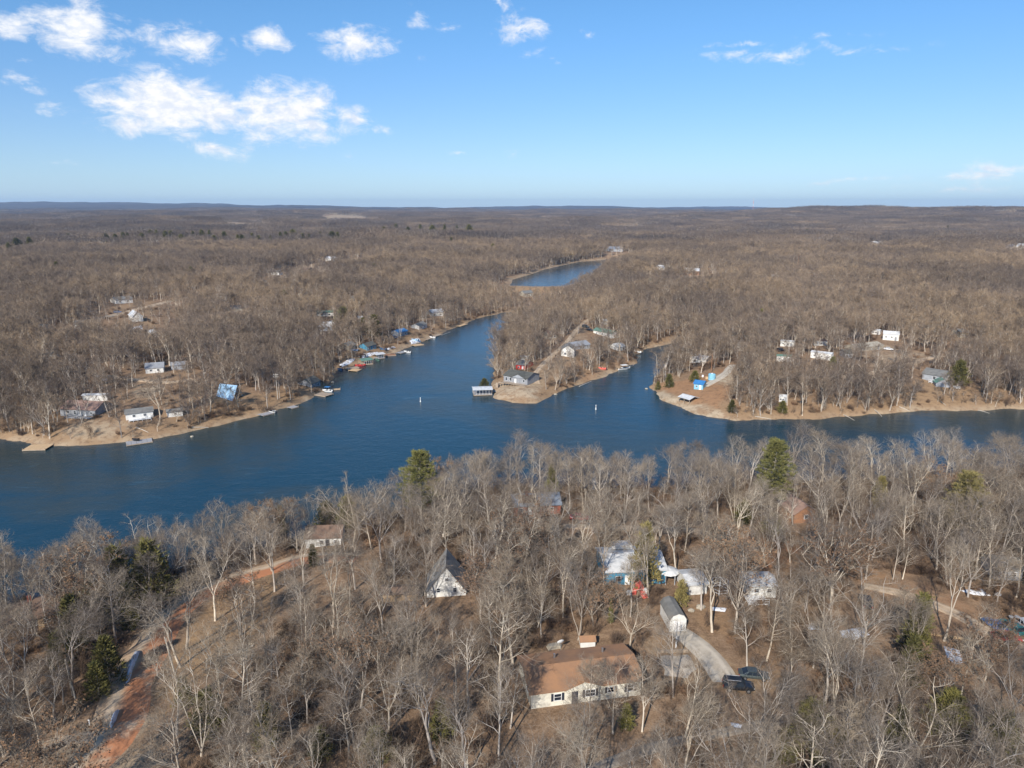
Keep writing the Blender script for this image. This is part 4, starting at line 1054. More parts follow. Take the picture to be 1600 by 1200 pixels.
WH = [  # far white houses and trailers: A, B, depth, wall h, rise, wall, roof, label
 ((249,413),(258,413),10,3.2,2,'white','greyroof','white house amid dark cedars far beyond the left shore'),
 ((283,412),(299,412),12,3.2,2.2,'white','greenroof','white house with green roof right of the far cedar row'),
 ((232,382),(240,382),18,5,3,'white','greyroof','tall white house on the far left rise'),
 ((458,441),(471,441),9,3.2,1.2,'white','greyroof','white trailer below the far clearing'),
 ((424,430),(436,430),10,3,1.5,'white','greyroof','white house at the near edge of the far clearing'),
 ((508,408),(522,408),14,3.4,2,'white','whitemetal','bright white house at the top of the far clearing'),
 ((470,426),(482,426),12,3.0,1.8,'stone','dkbrownroof','tan house in the middle of the far clearing'),
 ((496,494),(522,494),7,2.8,1.0,'white','greenroof','white trailer with green roof above the left boathouses'),
 ((500,516),(520,517),10,2.6,2.0,'bluegrey','whitemetal','grey blue house with snowy roof above the left boathouses'),
 ((560,503),(566,503),5,2.6,1.0,'white','whitemetal','little white hut in the woods above the boathouses'),
 ((674,494),(694,494),9,3.2,1.6,'white','bluegrey','white house with railing near the narrow head of the lake'),
 ((605,486),(618,486),10,2.6,1.4,'stone','greyroof','dull grey cabin uphill from the head of the lake'),
 ((545,472),(557,472),9,3,1.4,'stone','greyroof','pale stone cabin in the woods right of the green cedar'),
 ((952,393),(974,393),22,4,3.5,'bluegrey','greymetal','house with blue roof behind the far pond'),
 ((1068,430),(1092,430),14,4.5,2.5,'orangewood','whitemetal','half-built orange timber house in the woods right of the pond'),
 ((1030,422),(1038,422),12,3,2,'white','whitemetal','small white house left of the half-built timber house'),
 ((1010,444),(1024,444),13,3,1.8,'bluegrey','greenroof','house with dull green roof in the woods beyond the peninsula'),
 ((1034,455),(1046,455),11,3,1.8,'white','greyroof','white house behind trees near the dull green roof'),
 ((1207,437),(1218,437),10,3,1.5,'white','whitemetal','white trailer left of the orange pole'),
 ((1266,437),(1282,437),12,3,1.8,'greysiding','dkbrownroof','grey brown house right of the orange pole'),
 ((1366,385),(1380,385),24,5,3,'white','whitemetal','white building in the far right woods'),
 ((1570,391),(1580,391),20,5,3,'white','greymetal','blue white house far off at the right edge'),
 ((1586,390),(1596,390),20,5,3,'white','whitemetal','bright white house farthest right in the far woods'),
 ((1100,548+15),(1090,548+15),9,2.6,1.0,'white','whitemetal','white trailer hidden in trees behind the sandy point'),
]
WH += [
 ((118,515),(130,514),9,3,1.6,'white','greyroof','small white house at the left end of the hillside road'),
 ((236,528),(245,527),7,2.8,1.2,'white','whitemetal','white shed in the woods below the white gabled barn'),
 ((56,518),(64,518),7,2.8,1.2,'white','greyroof','tiny white cottage above the white cabin in the left woods'),
 ((345,470),(357,469),10,3,1.8,'white','whitemetal','white house beyond the long low grey beige house'),
 ((410,447),(420,446),11,3,1.8,'stone','greyroof','pale house left of the white trailer below the far clearing'),
 ((474,467),(486,466),10,3,1.6,'stone','greyroof','pale stone house right of the bright green cedar'),
 ((487,606),(501,603),7,2.8,1.8,'greysiding','darkroof','grey cabin on the wooded headland behind the pontoon boat'),
 ((574,548),(588,545),6,2.6,1.4,'bluewall','darkroof','dark blue cabin above the boathouse with the green roof'),
 ((545,548),(556,545),6,2.6,1.4,'stone','greyroof','pale cabin at the upper edge of the snowy shore strip'),
 ((624,526),(637,523),6,2.6,1.4,'bluegrey','bluemetal','cabin with bright blue roof on the left arm shore'),
 ((655,515),(667,512),6,2.6,1.4,'white','greyroof','white cabin between the blue roofed cabin and the channel head'),
 ((965,548),(977,548),7,2.8,1.4,'white','whitemetal','white cottage near the inner peninsula shore'),
 ((858,530),(870,528),8,2.8,1.6,'stone','dkbrownroof','tan cottage left of the peninsula lane'),
 ((1320,560),(1332,560),6,2.6,1.2,'greysiding','darkroof','small dark cabin between the long camper and the stone coloured house'),
 ((1150,548),(1162,548),7,2.8,1.4,'white','greyroof','white cottage deep in the trees left of the right shore camp'),
 ((1500,528),(1512,528),8,2.8,1.6,'stone','greyroof','grey cottage in the woods far right above the dark grey house'),
 ((820,470-6),(834,463),10,3,2,'stone','greyroof','grey house in the trees below the pond dam'),
]
for k, (A, B, D, wh, rise, wl_, rf_, lb) in enumerate(WH):
    if A[0] > B[0]: A, B = B, A
    A2, B2 = A, B
    if 'hidden in trees' in lb: A2, B2 = (1080, 567), (1102, 566)
    house('far_house' if D > 8 else 'far_trailer', lb, 'house', A2, B2, D, wh, rise, wl_, rf_, wins=[(.25, wh*.5, 1.4, 1.1), (.72, wh*.5, 1.4, 1.1)], clear=min(170, 8.0*math.hypot(*at(*A2)[:2])/80), oh=.4)

# --- peninsula
ph = house('peninsula_house', 'grey house with dark roof, broad front gable and long deck on the sandy tip', 'house', (787,601), (824,602), 10.5, 3.0, 1.6, 'greysiding', 'darkroof', wins=[(.12, 1.6, 1.2, 1.4), (.3, 1.6, 1.2, 1.4), (.85, 1.6, 1.0, 1.1)], doors=[(.5, 'trimwhite')], deck=(0.0, 1.0, 2.6, .1, 'wood'), clear=24, phrase='the grey peninsula house', dz=1.4, found=3.2)
Wp = frame_of((788,601), (822,602))[2]
MB().prism([(Wp*.36, 2.85), (Wp*.98, 2.85), (Wp*.67, 4.5)], -.5, -.02, 'y').build('gable', M['bluegrey'], ph)
g_ = MB()
for s_ in (-1, 1):
    e_ = Wp*.67+s_*(Wp*.31+.4); g_.prism([(e_, 2.7), (Wp*.67, 4.55), (Wp*.67, 4.72), (e_, 2.87)], -.9, 5.2, 'y')
g_.build('porch_roof', M['darkroof'], ph)
st = MB()
for i in range(9): st.box((-.6, -2.4-.28*i, .1-.22*i), (1.1, .3, .06))
so = st.build('stairway', M['wood'], ph)
for y_ in (-2.5, -4.6): MB().box((-.6, y_, -.8), (1.2, .1, 2.4)).build('post', M['wood'], so)
house('red_garage', 'garage with grey roof and bright red front behind the grey peninsula house', 'garage', (806,577), (821,577), 7.5, 2.5, 1.4, 'red', 'greyroof', wins=[(.3, 1.3, 1.0, .9)], doors=[(.7, 'trimwhite')], clear=6)
house('white_camper', 'small white camper behind the red garage', 'camper', (813,564), (824,563), 2.5, 2.2, .3, 'white', 'whitemetal', clear=6)
house('peninsula_trailer', 'long white trailer home with green roof on the peninsula', 'trailer home', (927,520), (955,529), 6, 3.0, 1.3, 'white', 'greenroof', wins=[(.2, 1.6, 1.0, .9), (.5, 1.6, 1.0, .9), (.8, 1.6, 1.0, .9)], clear=48, phrase='the long white peninsula trailer')
house('white_gabled_house', 'white gabled house with dark roof in the middle of the peninsula', 'house', (877,556), (897,559), 8, 4.2, 2.0, 'white', 'greyroof', 'y', wins=[(.3, 2, 1, 1.2), (.7, 2, 1, 1.2)], clear=36, phrase='the white gabled peninsula house')
house('grey_peninsula_house', 'dark grey house with pale porch right of the white gabled peninsula house', 'house', (896,547), (922,545), 8, 2.5, 1.6, 'bluegrey', 'greysiding', wins=[(.6, 1.5, 1, 1), (.85, 1.5, 1, 1)], clear=34)
house('small_white_shed', 'tiny white shed behind the long white peninsula trailer', 'shed', (943,507), (949,507), 4, 2.4, .8, 'white', 'whitemetal', clear=14)
house('brown_cabin', 'brown timber cabin at the woods edge left of the peninsula lane', 'cabin', (826,546), (838,546), 7, 2.6, 1.5, 'wood', 'dkbrownroof', clear=12)
# --- right shore
house('blue_shed', 'pale blue shed with bright blue roof on the orange sandy point', 'shed', (1084,608), (1098,609), 4.5, 2.6, 1.0, 'paleblue', 'bluemetal', wins=[(.3, 1.4, .8, .8)], doors=[(.7, 'trimwhite')], clear=8, phrase='the blue shed on the point', oh=.4)
a = at(1112, 593); t = thing('tank_cabin', a, .2, 'pale blue round-topped tank at the foot of the pole behind the blue shed', 'tank')
MB().tube([(0, 0, -.3), (0, 0, 2.4), (0, 0, 2.7)], [1.6, 1.6, 1.2], 14).build('body', M['paleblue'], t); MB().tube([(0, 0, 2.7), (0, 0, 2.95)], [.4, .4], 10).build('hatch', M['trimwhite'], t)
a, rz, W_, zb = frame_of((1060,629), (1077,632))
t = thing('picnic_pavilion', (a.x, a.y, zb), rz, 'open picnic shelter with white metal roof on the sandy beach', 'pavilion')
gable_roof(W_, 5.5, 2.5, .8, .3, .12, M['whitemetal'], t)
for x_ in (.1, W_/2, W_-.1):
    for y_ in (.1, 5.4): MB().box((x_, y_, .85), (.16, .16, 3.3)).build('post', M['wood'], t)
tb = MB().box((W_/2, 2.7, .75), (2.4, .8, .06)).box((W_/2, 2.0, .45), (2.4, .3, .05)).box((W_/2, 3.4, .45), (2.4, .3, .05)).box((W_/2-.8, 2.7, .37), (.1, 1.5, .7)).box((W_/2+.8, 2.7, .37), (.1, 1.5, .7)).build('picnic_table', M['wood'], None)
tb.location = (a.x, a.y, zb+.25); tb.rotation_euler.z = rz; tag(tb, 'wooden picnic table under the white roofed shelter on the beach', 'picnic table')
keep_clear(a.x+3, a.y+2, 7, 10); LANDMARK.append((a.x+3, a.y+2, 'the white-roofed picnic shelter'))
RV = [((1219,541),(1240,542),4,2.9,.4,'white','whitemetal','white camper at the upper left of the right shore camp'),
 ((1213,565),(1236,565),4,2.8,.4,'white','greenroof','white camper with dull roof below the upper left camper'),
 ((1266,559),(1298,564),4,3.2,.5,'white','whitemetal','long white camper at the centre of the right shore camp'),
 ((1272,540),(1292,540),4,2.6,.4,'white','pinkroof','white camper just behind the long central camper'),
 ((1379,531),(1404,533),5,3.4,1.4,'white','whitemetal','large bright white camper behind the stony house'),
 ((1361,522),(1374,523),3.5,2.4,.4,'white','whitemetal','small white trailer left of the large bright camper'),
 ((1340,549),(1380,546),8,2.2,1.4,'stone','stone','low stone coloured house beside the white car'),
 ((1436,519),(1466,520),8,2.5,1.8,'stone','greyroof','dull grey house in trees behind the large camper'),
 ((1217,628),(1229,629),3,2.2,.6,'white','whitemetal','little white shed just above the green cedar on the right bank')]
for A, B, D, wh, rise, wl_, rf_, lb in RV:
    house('camper' if 'camper' in lb.split(' at')[0] else 'outbuilding', lb, 'camper' if 'camper' in lb else 'house', A, B, D, wh, rise, wl_, rf_, wins=[(.2, wh*.55, .9, .7), (.55, wh*.55, .9, .7)], doors=[(.8, 'greysiding')], clear=24, oh=.2, phrase={'long': 'the long central camper', 'low s': 'the stone coloured house'}.get(lb[:5].strip()))
house('dark_grey_house', 'dark grey house with pale wrap-round deck above the right bank', 'house', (1440,592), (1478,602), 9, 2.8, 1.8, 'bluegrey', 'greyroof', wins=[(.5, 1.6, 1.2, 1.3), (.75, 1.6, 1.2, 1.3)], deck=(.4, 1.05, 3.0, .1, 'trimwhite'), clear=22, phrase='the dark grey house on the right bank', dz=.8, found=3)
t = house('side_wing', 'green grey wing right of the dark grey house on the right bank', 'cottage', (1462,604), (1484,606), 4, 2.0, 1.6, 'bluegrey', 'greenroof', 'y', clear=12)

# ------------------------------------------------------------------ docks, boats, buoys
def dock(label, A, B, D, m='wood', roof=None, name='dock', z=.45, n=5):
    a, rz, W_, zb = frame_of(A, B)
    t = thing(name, (a.x, a.y, 0), rz, label, 'dock')
    k_ = max(4, int(W_/1.6))
    mb = MB()
    for i in range(k_):
        mb.box(((i+.5)*W_/k_, 0, z+.003*(i % 3)), (W_/k_-.06, D, .1))
    mb.build('deck', M[m], t); MB().box((W_/2, -D/2-.04, z-.16), (W_, .08, .34)).box((W_/2, D/2+.04, z-.16), (W_, .08, .34)).build('skirt', M['wood'], t)
    for x_ in (.15, W_-.15):
        for y_ in (-D/2+.1, D/2-.1): MB().tube([(x_, y_, -2.5), (x_, y_, 1.0 if not roof else 2.6)], [.09, .09], 6).build('post', M['wood'], t)
    if roof:
        ro = gable_roof(W_, D, 2.6, .45, .3, .1, M[roof], t); ro.location.y = -D/2
        for i in range(1, n): MB().box((W_*i/n, -D/2+.1, 1.5), (.1, .1, 2.2)).build('post', M['trimwhite'], t)
    return t
def boat(label, px, L=5.0, head=0, m='trimwhite', awning=None, name='boat', z=.35):
    a = at(*px); t = thing(name, (a.x, a.y, max(z, a.z+.35 if a.z > .3 else z)), head, label, 'boat')
    mb = MB(); st_ = [(-.5, .40, .0), (-.2, .46, -.05), (.15, .42, -.05), (.38, .24, .05), (.5, .02, .22)]
    rings = []
    for f, w_, k in st_:
        y_ = f*L; hw = w_*L*.38
        rings.append([(-hw, y_, .45+k*.8), (-hw*.75, y_, -.25+k), (hw*.75, y_, -.25+k), (hw, y_, .45+k*.8)])
    vs = [q for r_ in rings for q in r_]; fs = []
    for i in range(4):
        for j in range(3): fs.append((i*4+j, i*4+j+1, i*4+j+5, i*4+j+4))
    fs += [(0, 3, 2, 1)]
    mb.add(vs, fs).build('hull', M[m], t)
    MB().box((0, 0, .05), (L*.24, L*.7, .08)).build('floor', M['greysiding'], t)
    for y_ in (-.22, .12): MB().box((0, y_*L, .28), (L*.25, .4, .32)).build('seat', M['darktrim'], t)
    MB().box((0, -.54*L, .25), (.35, .3, .9)).build('outboard_motor', M['black'], t)
    if awning: 
        aw = MB().box((0, 0, 1.9), (L*.34, L*.45, .08)).build('awning', M[awning], t)
        for x_ in (-1, 1):
            for y_ in (-1, 1): MB().box((x_*L*.15, y_*L*.2, 1.1), (.05, .05, 1.6)).build('awning_pole', M['alu'], aw)
    return t
dock('tan wooden dock below the grey ranch house', (42,701), (78,700), 5.5, 'tanwood')
dock('long pale grey dock below the white cottage', (197,695), (238,689), 4.4, 'greywood')
boat('dark jet ski parked on the end of the long pale grey dock', (212,691), 2.6, R(80), 'black', name='jet_ski', z=.9)
dock('pale boat dock at the grassy left bank', (405,650), (422,645), 5.0, 'greywood'); boat('white boat tied at the pale boat dock on the grassy left bank', (424,644), 5.0, R(60))
dock('reddish brown dock left of the wooded headland', (497,616), (515,619), 5, 'wood'); dock('narrow tan jetty reaching from the wooded headland', (513,610), (532,609), 1.4, 'tanwood', name='jetty')
boat('pontoon boat with blue awning at the reddish brown dock', (512,612), 5.5, R(70), 'trimwhite', 'bluemetal', name='pontoon_boat')
dock('boathouse with green roof on the left arm of the lake', (563,570), (580,568), 6, 'wood', 'greenroof', name='boathouse')
boat('red canoe pulled up beside the green roofed boathouse', (563,572), 5.5, R(-75), 'red')
dock('brown dock piled with timber left of the green roofed boathouse', (540,577), (560,575), 4, 'wood'); dock('orange brown floating dock right of the green roofed boathouse', (602,556), (618,555), 4.5, 'orangewood')
dock('white roofed slip farther up the left arm of the lake', (585,561), (598,559), 5, 'greywood', 'whitemetal', name='boat_slip')
dock('small dock below the blue tarpaulins', (645,541), (660,539), 4, 'tanwood'); dock('pale dock nearest the narrow head of the lake', (672,526), (688,523), 4, 'wood')
boat('boat under a blue tarpaulin on the left arm shore', (597,546), 6, R(60), 'bluemetal'); boat('second blue covered boat, uphill from the boathouses', (617,527), 6, R(30), 'bluemetal')
boat('small boat under dark blue cover behind the snowy lawn', (553,548), 5, R(80), 'bluemetal'); boat('pale blue boat by the dock below the tarpaulins', (648,532), 5, R(70), 'iceblue')
dock('short tan pier left of the green roofed boathouse', (551,581), (558,578), 5, 'tanwood', name='pier')
dock('grey pier between the orange brown dock and the tarpaulins', (622,553), (634,550), 3.5, 'greywood', name='pier')
dock('brown pier on the left arm below the white cabin', (664,531), (672,529), 3.5, 'wood', name='pier')
dock('tan pier right at the narrow head of the lake', (716,511), (728,507), 3, 'tanwood', name='pier')
dock('grey pier beside the dark rocks of the grassy left bank', (452,639), (463,636), 3.2, 'greywood', name='pier')
boat('white fishing boat beside the grey pier of the left arm', (637,551), 5, R(60)); boat('small white boat at the brown pier of the left arm', (676,528), 4.5, R(65)); boat('green canoe on the bank under the white roofed slip', (590,563), 4.5, R(40), 'greenroof', name='canoe')
boat('white boat on shore between the snow patches', (570,556), 5, R(20)); boat('dark covered boat just left of the snow patches', (530,577), 5, R(50), 'p_blue')
d_ = dock('covered boat dock with white roof at the tip of the peninsula', (739,616), (768,615), 6.2, 'greywood', 'whitemetal', name='covered_dock', n=6)
a, b_ = at(766, 613), at(777, 610)
o = MB().box(((b_.x-a.x)/2, (b_.y-a.y)/2, .5), ((b_-a).length, 1.3, .1), rz=math.atan2(b_.y-a.y, b_.x-a.x)).build('gangway', M['greywood']); o.location = (a.x, a.y, .15); tag(o, 'gangway from the sandy tip to the covered boat dock', 'gangway')
boat('white motor boat moored at the peninsula shore', (975,577), 7.5, R(-65), 'trimwhite', 'trimwhite', name='motor_boat'); boat('small pale boat right of the white motor boat', (986,573), 4, R(-60), 'alu')
boat('upturned pale canoe at the inner end of the cove', (996,551), 4.5, R(65), 'trimwhite', name='canoe')
boat('red and white rowing boat lying on the peninsula bank', (941,577), 4, R(70), 'coral', name='rowing_boat')
for k, (px, lb) in enumerate([((657,628), 'white marker buoy on the open lake left of the covered dock'), ((931,640), 'white marker buoy between the peninsula and the sandy point')]):
    a = at(*px); t = thing('marker_buoy', (a.x, a.y, 0), 0, lb, 'buoy', 'white marker buoys on the lake')
    MB().tube([(0, 0, -.3), (0, 0, .15), (0, 0, .5), (0, 0, 1.9), (0, 0, 2.05)], [.2, .28, .16, .14, .06], 12).build('body', M['trimwhite'], t); MB().tube([(0, 0, 1.2), (0, 0, 1.4)], [.17, .17], 12).build('band', M['orangewood'], t)

# ------------------------------------------------------------------ vehicles
def wheel(parent, x, y, r_=.36, w_=.24):
    o = MB().tube([(x, y-w_/2, r_), (x, y+w_/2, r_)], [r_, r_], 16).build('wheel', M['black'], parent)
    s_ = -1 if y < 0 else 1
    MB().tube([(x, y+s_*(w_/2-.02), r_), (x, y+s_*(w_/2+.02), r_)], [r_*.62, r_*.55], 12).build('rim', M['alu'], o)
def car(label, px, head, paint, kind='sedan', group=None, name=None, dirty=False):
    a = at(*px); t = thing(name or 'parked_car', a+Vector((0, 0, .02)), head, label, 'car', group)
    if kind == 'suv': st_ = [(-2.3, .45, 1.0, .86), (-2.2, .38, 1.08, .93), (-1.2, .34, 1.10, .95), (.6, .34, 1.10, .95), (.95, .34, 1.12, .94), (1.95, .36, 1.02, .90), (2.3, .42, .86, .80)]; cab = [(-2.2, -2.05, 1.08), (-1.95, 1.74, 0), (.35, 1.74, 0), (1.05, 1.12, 0)]; hw, top, r_ = .93, 1.78, .38
    else: st_ = [(-2.3, .42, .86, .80), (-2.15, .34, .96, .86), (-1.2, .30, .97, .89), (.6, .30, .95, .90), (.95, .30, .93, .89), (1.95, .32, .80, .84), (2.3, .38, .66, .74)]; cab = None; hw, top, r_ = .88, 1.42, .33
    mb = MB(); n = 8; vs = []
    for x_, zb_, zt_, w_ in st_:
        zs = (zb_+zt_)/2+.08
        vs += [(x_, -w_*.86, zb_), (x_, -w_, zb_+.14), (x_, -w_, zs), (x_, -w_*.86, zt_), (x_, w_*.86, zt_), (x_, w_, zs), (x_, w_, zb_+.14), (x_, w_*.86, zb_)]
    fs = [(i*n+k, (i+1)*n+k, (i+1)*n+(k+1) % n, i*n+(k+1) % n) for i in range(len(st_)-1) for k in range(n)]
    fs += [tuple(range(n)), tuple(len(vs)-1-k for k in range(n))]
    body = mb.add(vs, fs).build('body', M[paint], t, True)
    body.data.polygons.foreach_set('use_smooth', [False]*len(body.data.polygons))
    b0, b1, t0, t1, zb_ = (-2.18, 1.05, -1.98, .40, 1.07) if kind == 'suv' else (-1.75, 1.15, -.95, .35, .92)
    wb, wt = hw-.05, hw-.22
    P = [(b0, -wb, zb_), (b1, -wb, zb_), (b1, wb, zb_), (b0, wb, zb_), (t0, -wt, top), (t1, -wt, top), (t1, wt, top), (t0, wt, top)]
    MB().add(P, [(0, 1, 5, 4), (1, 2, 6, 5), (2, 3, 7, 6), (3, 0, 4, 7), (4, 5, 6, 7)]).build('cabin_glass', M['glass'], t)
    MB().box(((t0+t1)/2, 0, top+.01), (t1-t0+.1, wt*2+.04, .07)).build('roof', M[paint], t)
    pl = MB()
    for s_ in (-1, 1):
        for (xa, xb) in ((b0, t0), (b1, t1), ((b0+b1)/2-.1, (t0+t1)/2+.05), ((b0+b1)/2-1.0 if kind == 'suv' else b0+.4, (t0+t1)/2-.85 if kind == 'suv' else t0+.1)):
            pl.tube([(xa, s_*(wb+.01), zb_-.02), (xb, s_*(wt+.02), top)], [.05, .045], 4)
    pl.build('pillar', M[paint], t)
    if kind == 'suv':
        rr = MB()
        for s_ in (-1, 1): rr.tube([(-1.8, s_*.62, top+.1), (.2, s_*.62, top+.1)], [.03, .03], 4)
        rr.build('roof_rack', M['alu'], t)
    for x_ in (-1.4, 1.4):
        for y_ in (-hw+.1, hw-.1): wheel(t, x_, y_, r_)
    hz_ = .78 if kind == 'suv' else .62
    for s_ in (-1, 1):
        MB().box((2.2, s_*.62, hz_), (.18, .32, .16)).build('headlight', M['lamp'], t)
        MB().box((-2.26, s_*.68, hz_+.1), (.12, .2, .3)).build('tail_light', M['tail'], t)
        MB().box((.75, s_*(hw+.09), zb_+.05), (.14, .2, .13)).build('mirror', M[paint], t)
    KEEP.append((a.x, a.y, 4, 0)); KEEP.extend((a.x*f_, a.y*f_, 4.5, 0) for f_ in (.965, .93, .90, .87, .845))
    return t
car('black sport utility vehicle parked below the gravel driveway', (1153,1077), R(-8), 'p_black', 'suv')
LANDMARK.append((*at(1153,1077)[:2], 'the black and grey cars'))
car('grey green sedan parked just behind the black utility vehicle', (1177,1059), R(-8), 'p_grey')
car('bright blue car in the row of old vehicles beside the dirt lot', (1553,981), R(100), 'p_blue')
car('teal car next to the bright blue one beside the dirt lot', (1577,985), R(100), 'p_teal', 'suv')
car('white car at the end of the row beside the dirt lot', (1597,978), R(95), 'p_white')
LANDMARK.append((*at(1560,985)[:2], 'the row of old cars'))
car('faded red car in front of the blue and teal cars', (1572,1000), R(-10), 'p_red')
car('dark car parked under trees at the top of the dirt lot', (1352,945), R(75), 'p_black', 'suv')
car('white car beside the stone coloured house on the right shore', (1388,547), R(-25), 'p_white')
car('blue car parked at the hillside road in the left woods', (184,489), R(10), 'p_blue', 'suv')
car('dark car parked by the long white peninsula trailer', (915,512), R(-30), 'p_grey', 'suv')
car('second dark car, nearer the long white peninsula trailer', (921,517), R(-30), 'p_black')
car('dark pickup left of the campers on the right shore', (1221,549), R(10), 'p_black', 'suv')
car('red car between the lake road and the brick lake house', (905,812), R(-5), 'p_red')

# ------------------------------------------------------------------ poles, fences, snow, rocks, logs
def pole(label, px, H, arms=1, lean=0, m='wood', name='utility_pole', rz=0):
    a = at(*px); t = thing(name, a, rz, label, 'pole'); t.rotation_euler.y = lean
    MB().tube([(0, 0, -.6), (0, 0, H)], [.16, .10], 8).build('shaft', M[m], t)
    for k in range(arms):
        MB().box((0, -.14, H-.5-.9*k), (2.2, .1, .12)).build('crossarm', M[m], t)
        for x_ in (-.95, 0.4, .95): MB().tube([(x_, -.14, H-.44-.9*k), (x_, -.14, H-.24-.9*k)], [.05, .04], 6).build('insulator', M['trimwhite'], t)
    return t
M['palepole'] = mat('bleached_pole_wood', (0.55, 0.50, 0.43), (0.42, 0.38, 0.32), 0.8, 2.0)
pole('leaning bleached pole without crossarm in the field beside the dirt road', (277,1067), 8.2, 0, R(-7), 'palepole')
pole('taller of two bare grey posts below the dark brown shore house', (118,1092), 6.5, 0, R(-4), 'palepole', 'bare_post')
pole('second bare grey post standing close by the first, below the dark brown shore house', (114,1086), 6.3, 0, R(-2), 'palepole', 'bare_post')
pole('tall pole above the pale blue tank on the sandy point', (1111,583), 9, 0, 0, 'orangewood')
pole('utility pole with transformers by the blue-roofed steep cabin', (434,624), 11, 2, 0, 'palepole')
pole('orange wooden pole rising from the far right woods', (1245,432), 22, 0, 0, 'orangewood')
a = at(1176, 334); t = thing('radio_mast', (a.x, a.y, a.z), 0, 'thin red and white radio mast on the far horizon', 'mast')
for k in range(6): MB().tube([(0, 0, k*14), (0, 0, k*14+14)], [.9, .9], 6).build('section', M['trimwhite' if k % 2 else 'coral'], t)
a, rz, W_, zb = frame_of((1450,991), (1530,1003)); t = thing('timber_edging', (a.x, a.y, zb), rz, 'line of pale timbers edging the lower side of the dirt lot', 'timber edging')
b_ = at(1530, 1003)
for i in range(7):
    f_ = i/7; pa_, pb_ = Vector((a.x, a.y, 0)).lerp(Vector((b_.x, b_.y, 0)), f_+.01), Vector((a.x, a.y, 0)).lerp(Vector((b_.x, b_.y, 0)), f_+.13)
    o = MB().box((0, 0, .15), ((pb_-pa_).length, .3, .32)).build('timber', M['tanwood'], t)
    mid_ = (pa_+pb_)/2; lc = Matrix.Rotation(-rz, 3, 'Z') @ Vector((mid_.x-a.x, mid_.y-a.y, 0)); o.location = (lc.x, lc.y, hz(mid_.x, mid_.y)-zb)
def blob(name, m, pts, lift=.05, rings=6, seed=0):
    P = poly_at(pts); c_ = P.mean(0); Q = []
    n0 = len(P)
    for i in range(n0):
        for k in range(4): Q.append(P[i]*(1-k/4)+P[(i+1) % n0]*k/4)
    Q = np.array(Q); n = len(Q); vs = [(c_[0], c_[1], 0)]; X = [c_[0]]; Y = [c_[1]]
    for r_ in range(1, rings+1):
        f = r_/rings
        for q in Q:
            j = 1+.35*(float(vnoise(q[0]/1.7, q[1]/1.7, 31+seed))-.5)*f
            X.append(c_[0]+(q[0]-c_[0])*f*j); Y.append(c_[1]+(q[1]-c_[1])*f*j)
    X = np.array(X); Y = np.array(Y)
    fr = np.concatenate([[0], np.repeat(np.arange(1, rings+1)/rings, n)])
    Z = height(X, Y)+lift*(1-fr**3*1.3)+np.hypot(*c_)*.0004*(fr < .9)+.06*lift*0
    fs = [(0, 1+k, 1+(k+1) % n) for k in range(n)]
    for r_ in range(rings-1):
        for k in range(n): fs.append((1+r_*n+k, 1+(r_+1)*n+k, 1+(r_+1)*n+(k+1) % n, 1+r_*n+(k+1) % n))
    o = MB().add(list(zip(X.tolist(), Y.tolist(), Z.tolist())), [f[::-1] for f in fs]).build(name, m, None, True)
    me_ = o.data; me_.calc_loop_triangles()
    if me_.polygons[0].normal.z < 0: me_.flip_normals()
    return o
SNOW = [([(193,1078),(199,1042),(214,1014),(221,1014),(209,1045),(201,1072)], 1), ([(188,1108),(182,1126),(173,1142),(170,1139),(179,1118)], 1), ([(1495,922),(1530,919),(1565,927),(1563,931),(1520,930)], .12),
 ([(1310,985),(1350,980),(1362,992),(1335,1000),(1312,996)], .03), ([(1258,975),(1280,972),(1285,985),(1262,985)], .1), ([(1475,1010),(1500,1015),(1507,1035),(1490,1038),(1478,1025)], .1),
 ([(1302,892),(1312,892),(1313,898),(1304,898)], .1), ([(1112,948),(1136,950),(1133,956),(1112,954)], .12), ([(1140,1128),(1165,1132),(1162,1142),(1142,1138)], .1),
 ([(530,570),(545,561),(556,560),(548,568),(535,573)], .2), ([(560,557),(578,551),(592,550),(580,556),(565,560)], .2), ([(603,545),(616,541),(619,543),(606,548)], .2), ([(640,532),(655,528),(657,534),(642,538)], .2),
 ([(490,505),(520,500),(525,515),(500,520)], .3), ([(115,590),(130,588),(132,593),(118,595)], .2), ([(148,584),(160,588),(172,594),(165,596),(150,590)], .2), ([(205,512),(222,508),(223,514),(208,518)], .3)]
for k, (pts, lf) in enumerate(SNOW):
    o = blob('snow_patch', M['snow'], pts, max(lf, .09), 5, k); o['kind'] = 'stuff'; o['label'] = 'thin patch of old snow on the ground'
o = blob('concrete_pad', M['concrete'], [(1030,1024),(1074,1022),(1092,1046),(1075,1060),(1036,1056)], .09, 6, 40); structure(o)
def rock(px, s_, label=None):
    a = at(*px); rr = random.Random(px[0]); mb = MB(); n = 7; vs = []
    for z_, f in ((-.2, .8), (.25, 1.0), (.6, .75), (.8, .3)):
        for k in range(n): q = f*rr.uniform(.75, 1.2); vs.append((s_*q*math.cos(k*6.283/n), s_*q*math.sin(k*6.283/n)*.8, s_*z_*rr.uniform(.85, 1.1)))
    fs = [(i*n+k, i*n+(k+1) % n, (i+1)*n+(k+1) % n, (i+1)*n+k) for i in range(3) for k in range(n)]+[tuple(3*n+k for k in range(n))]
    o = mb.add(vs, fs).build('rock', M['stone']); o.location = a; tag(o, label, 'rock')
rock((930,940), .6, 'pale rock lying before the corner of the blue house'); rock((1095,950), .9, 'flat pale boulder below the white outbuilding'); rock((1080,955), .7, 'smaller boulder left of the flat pale one')
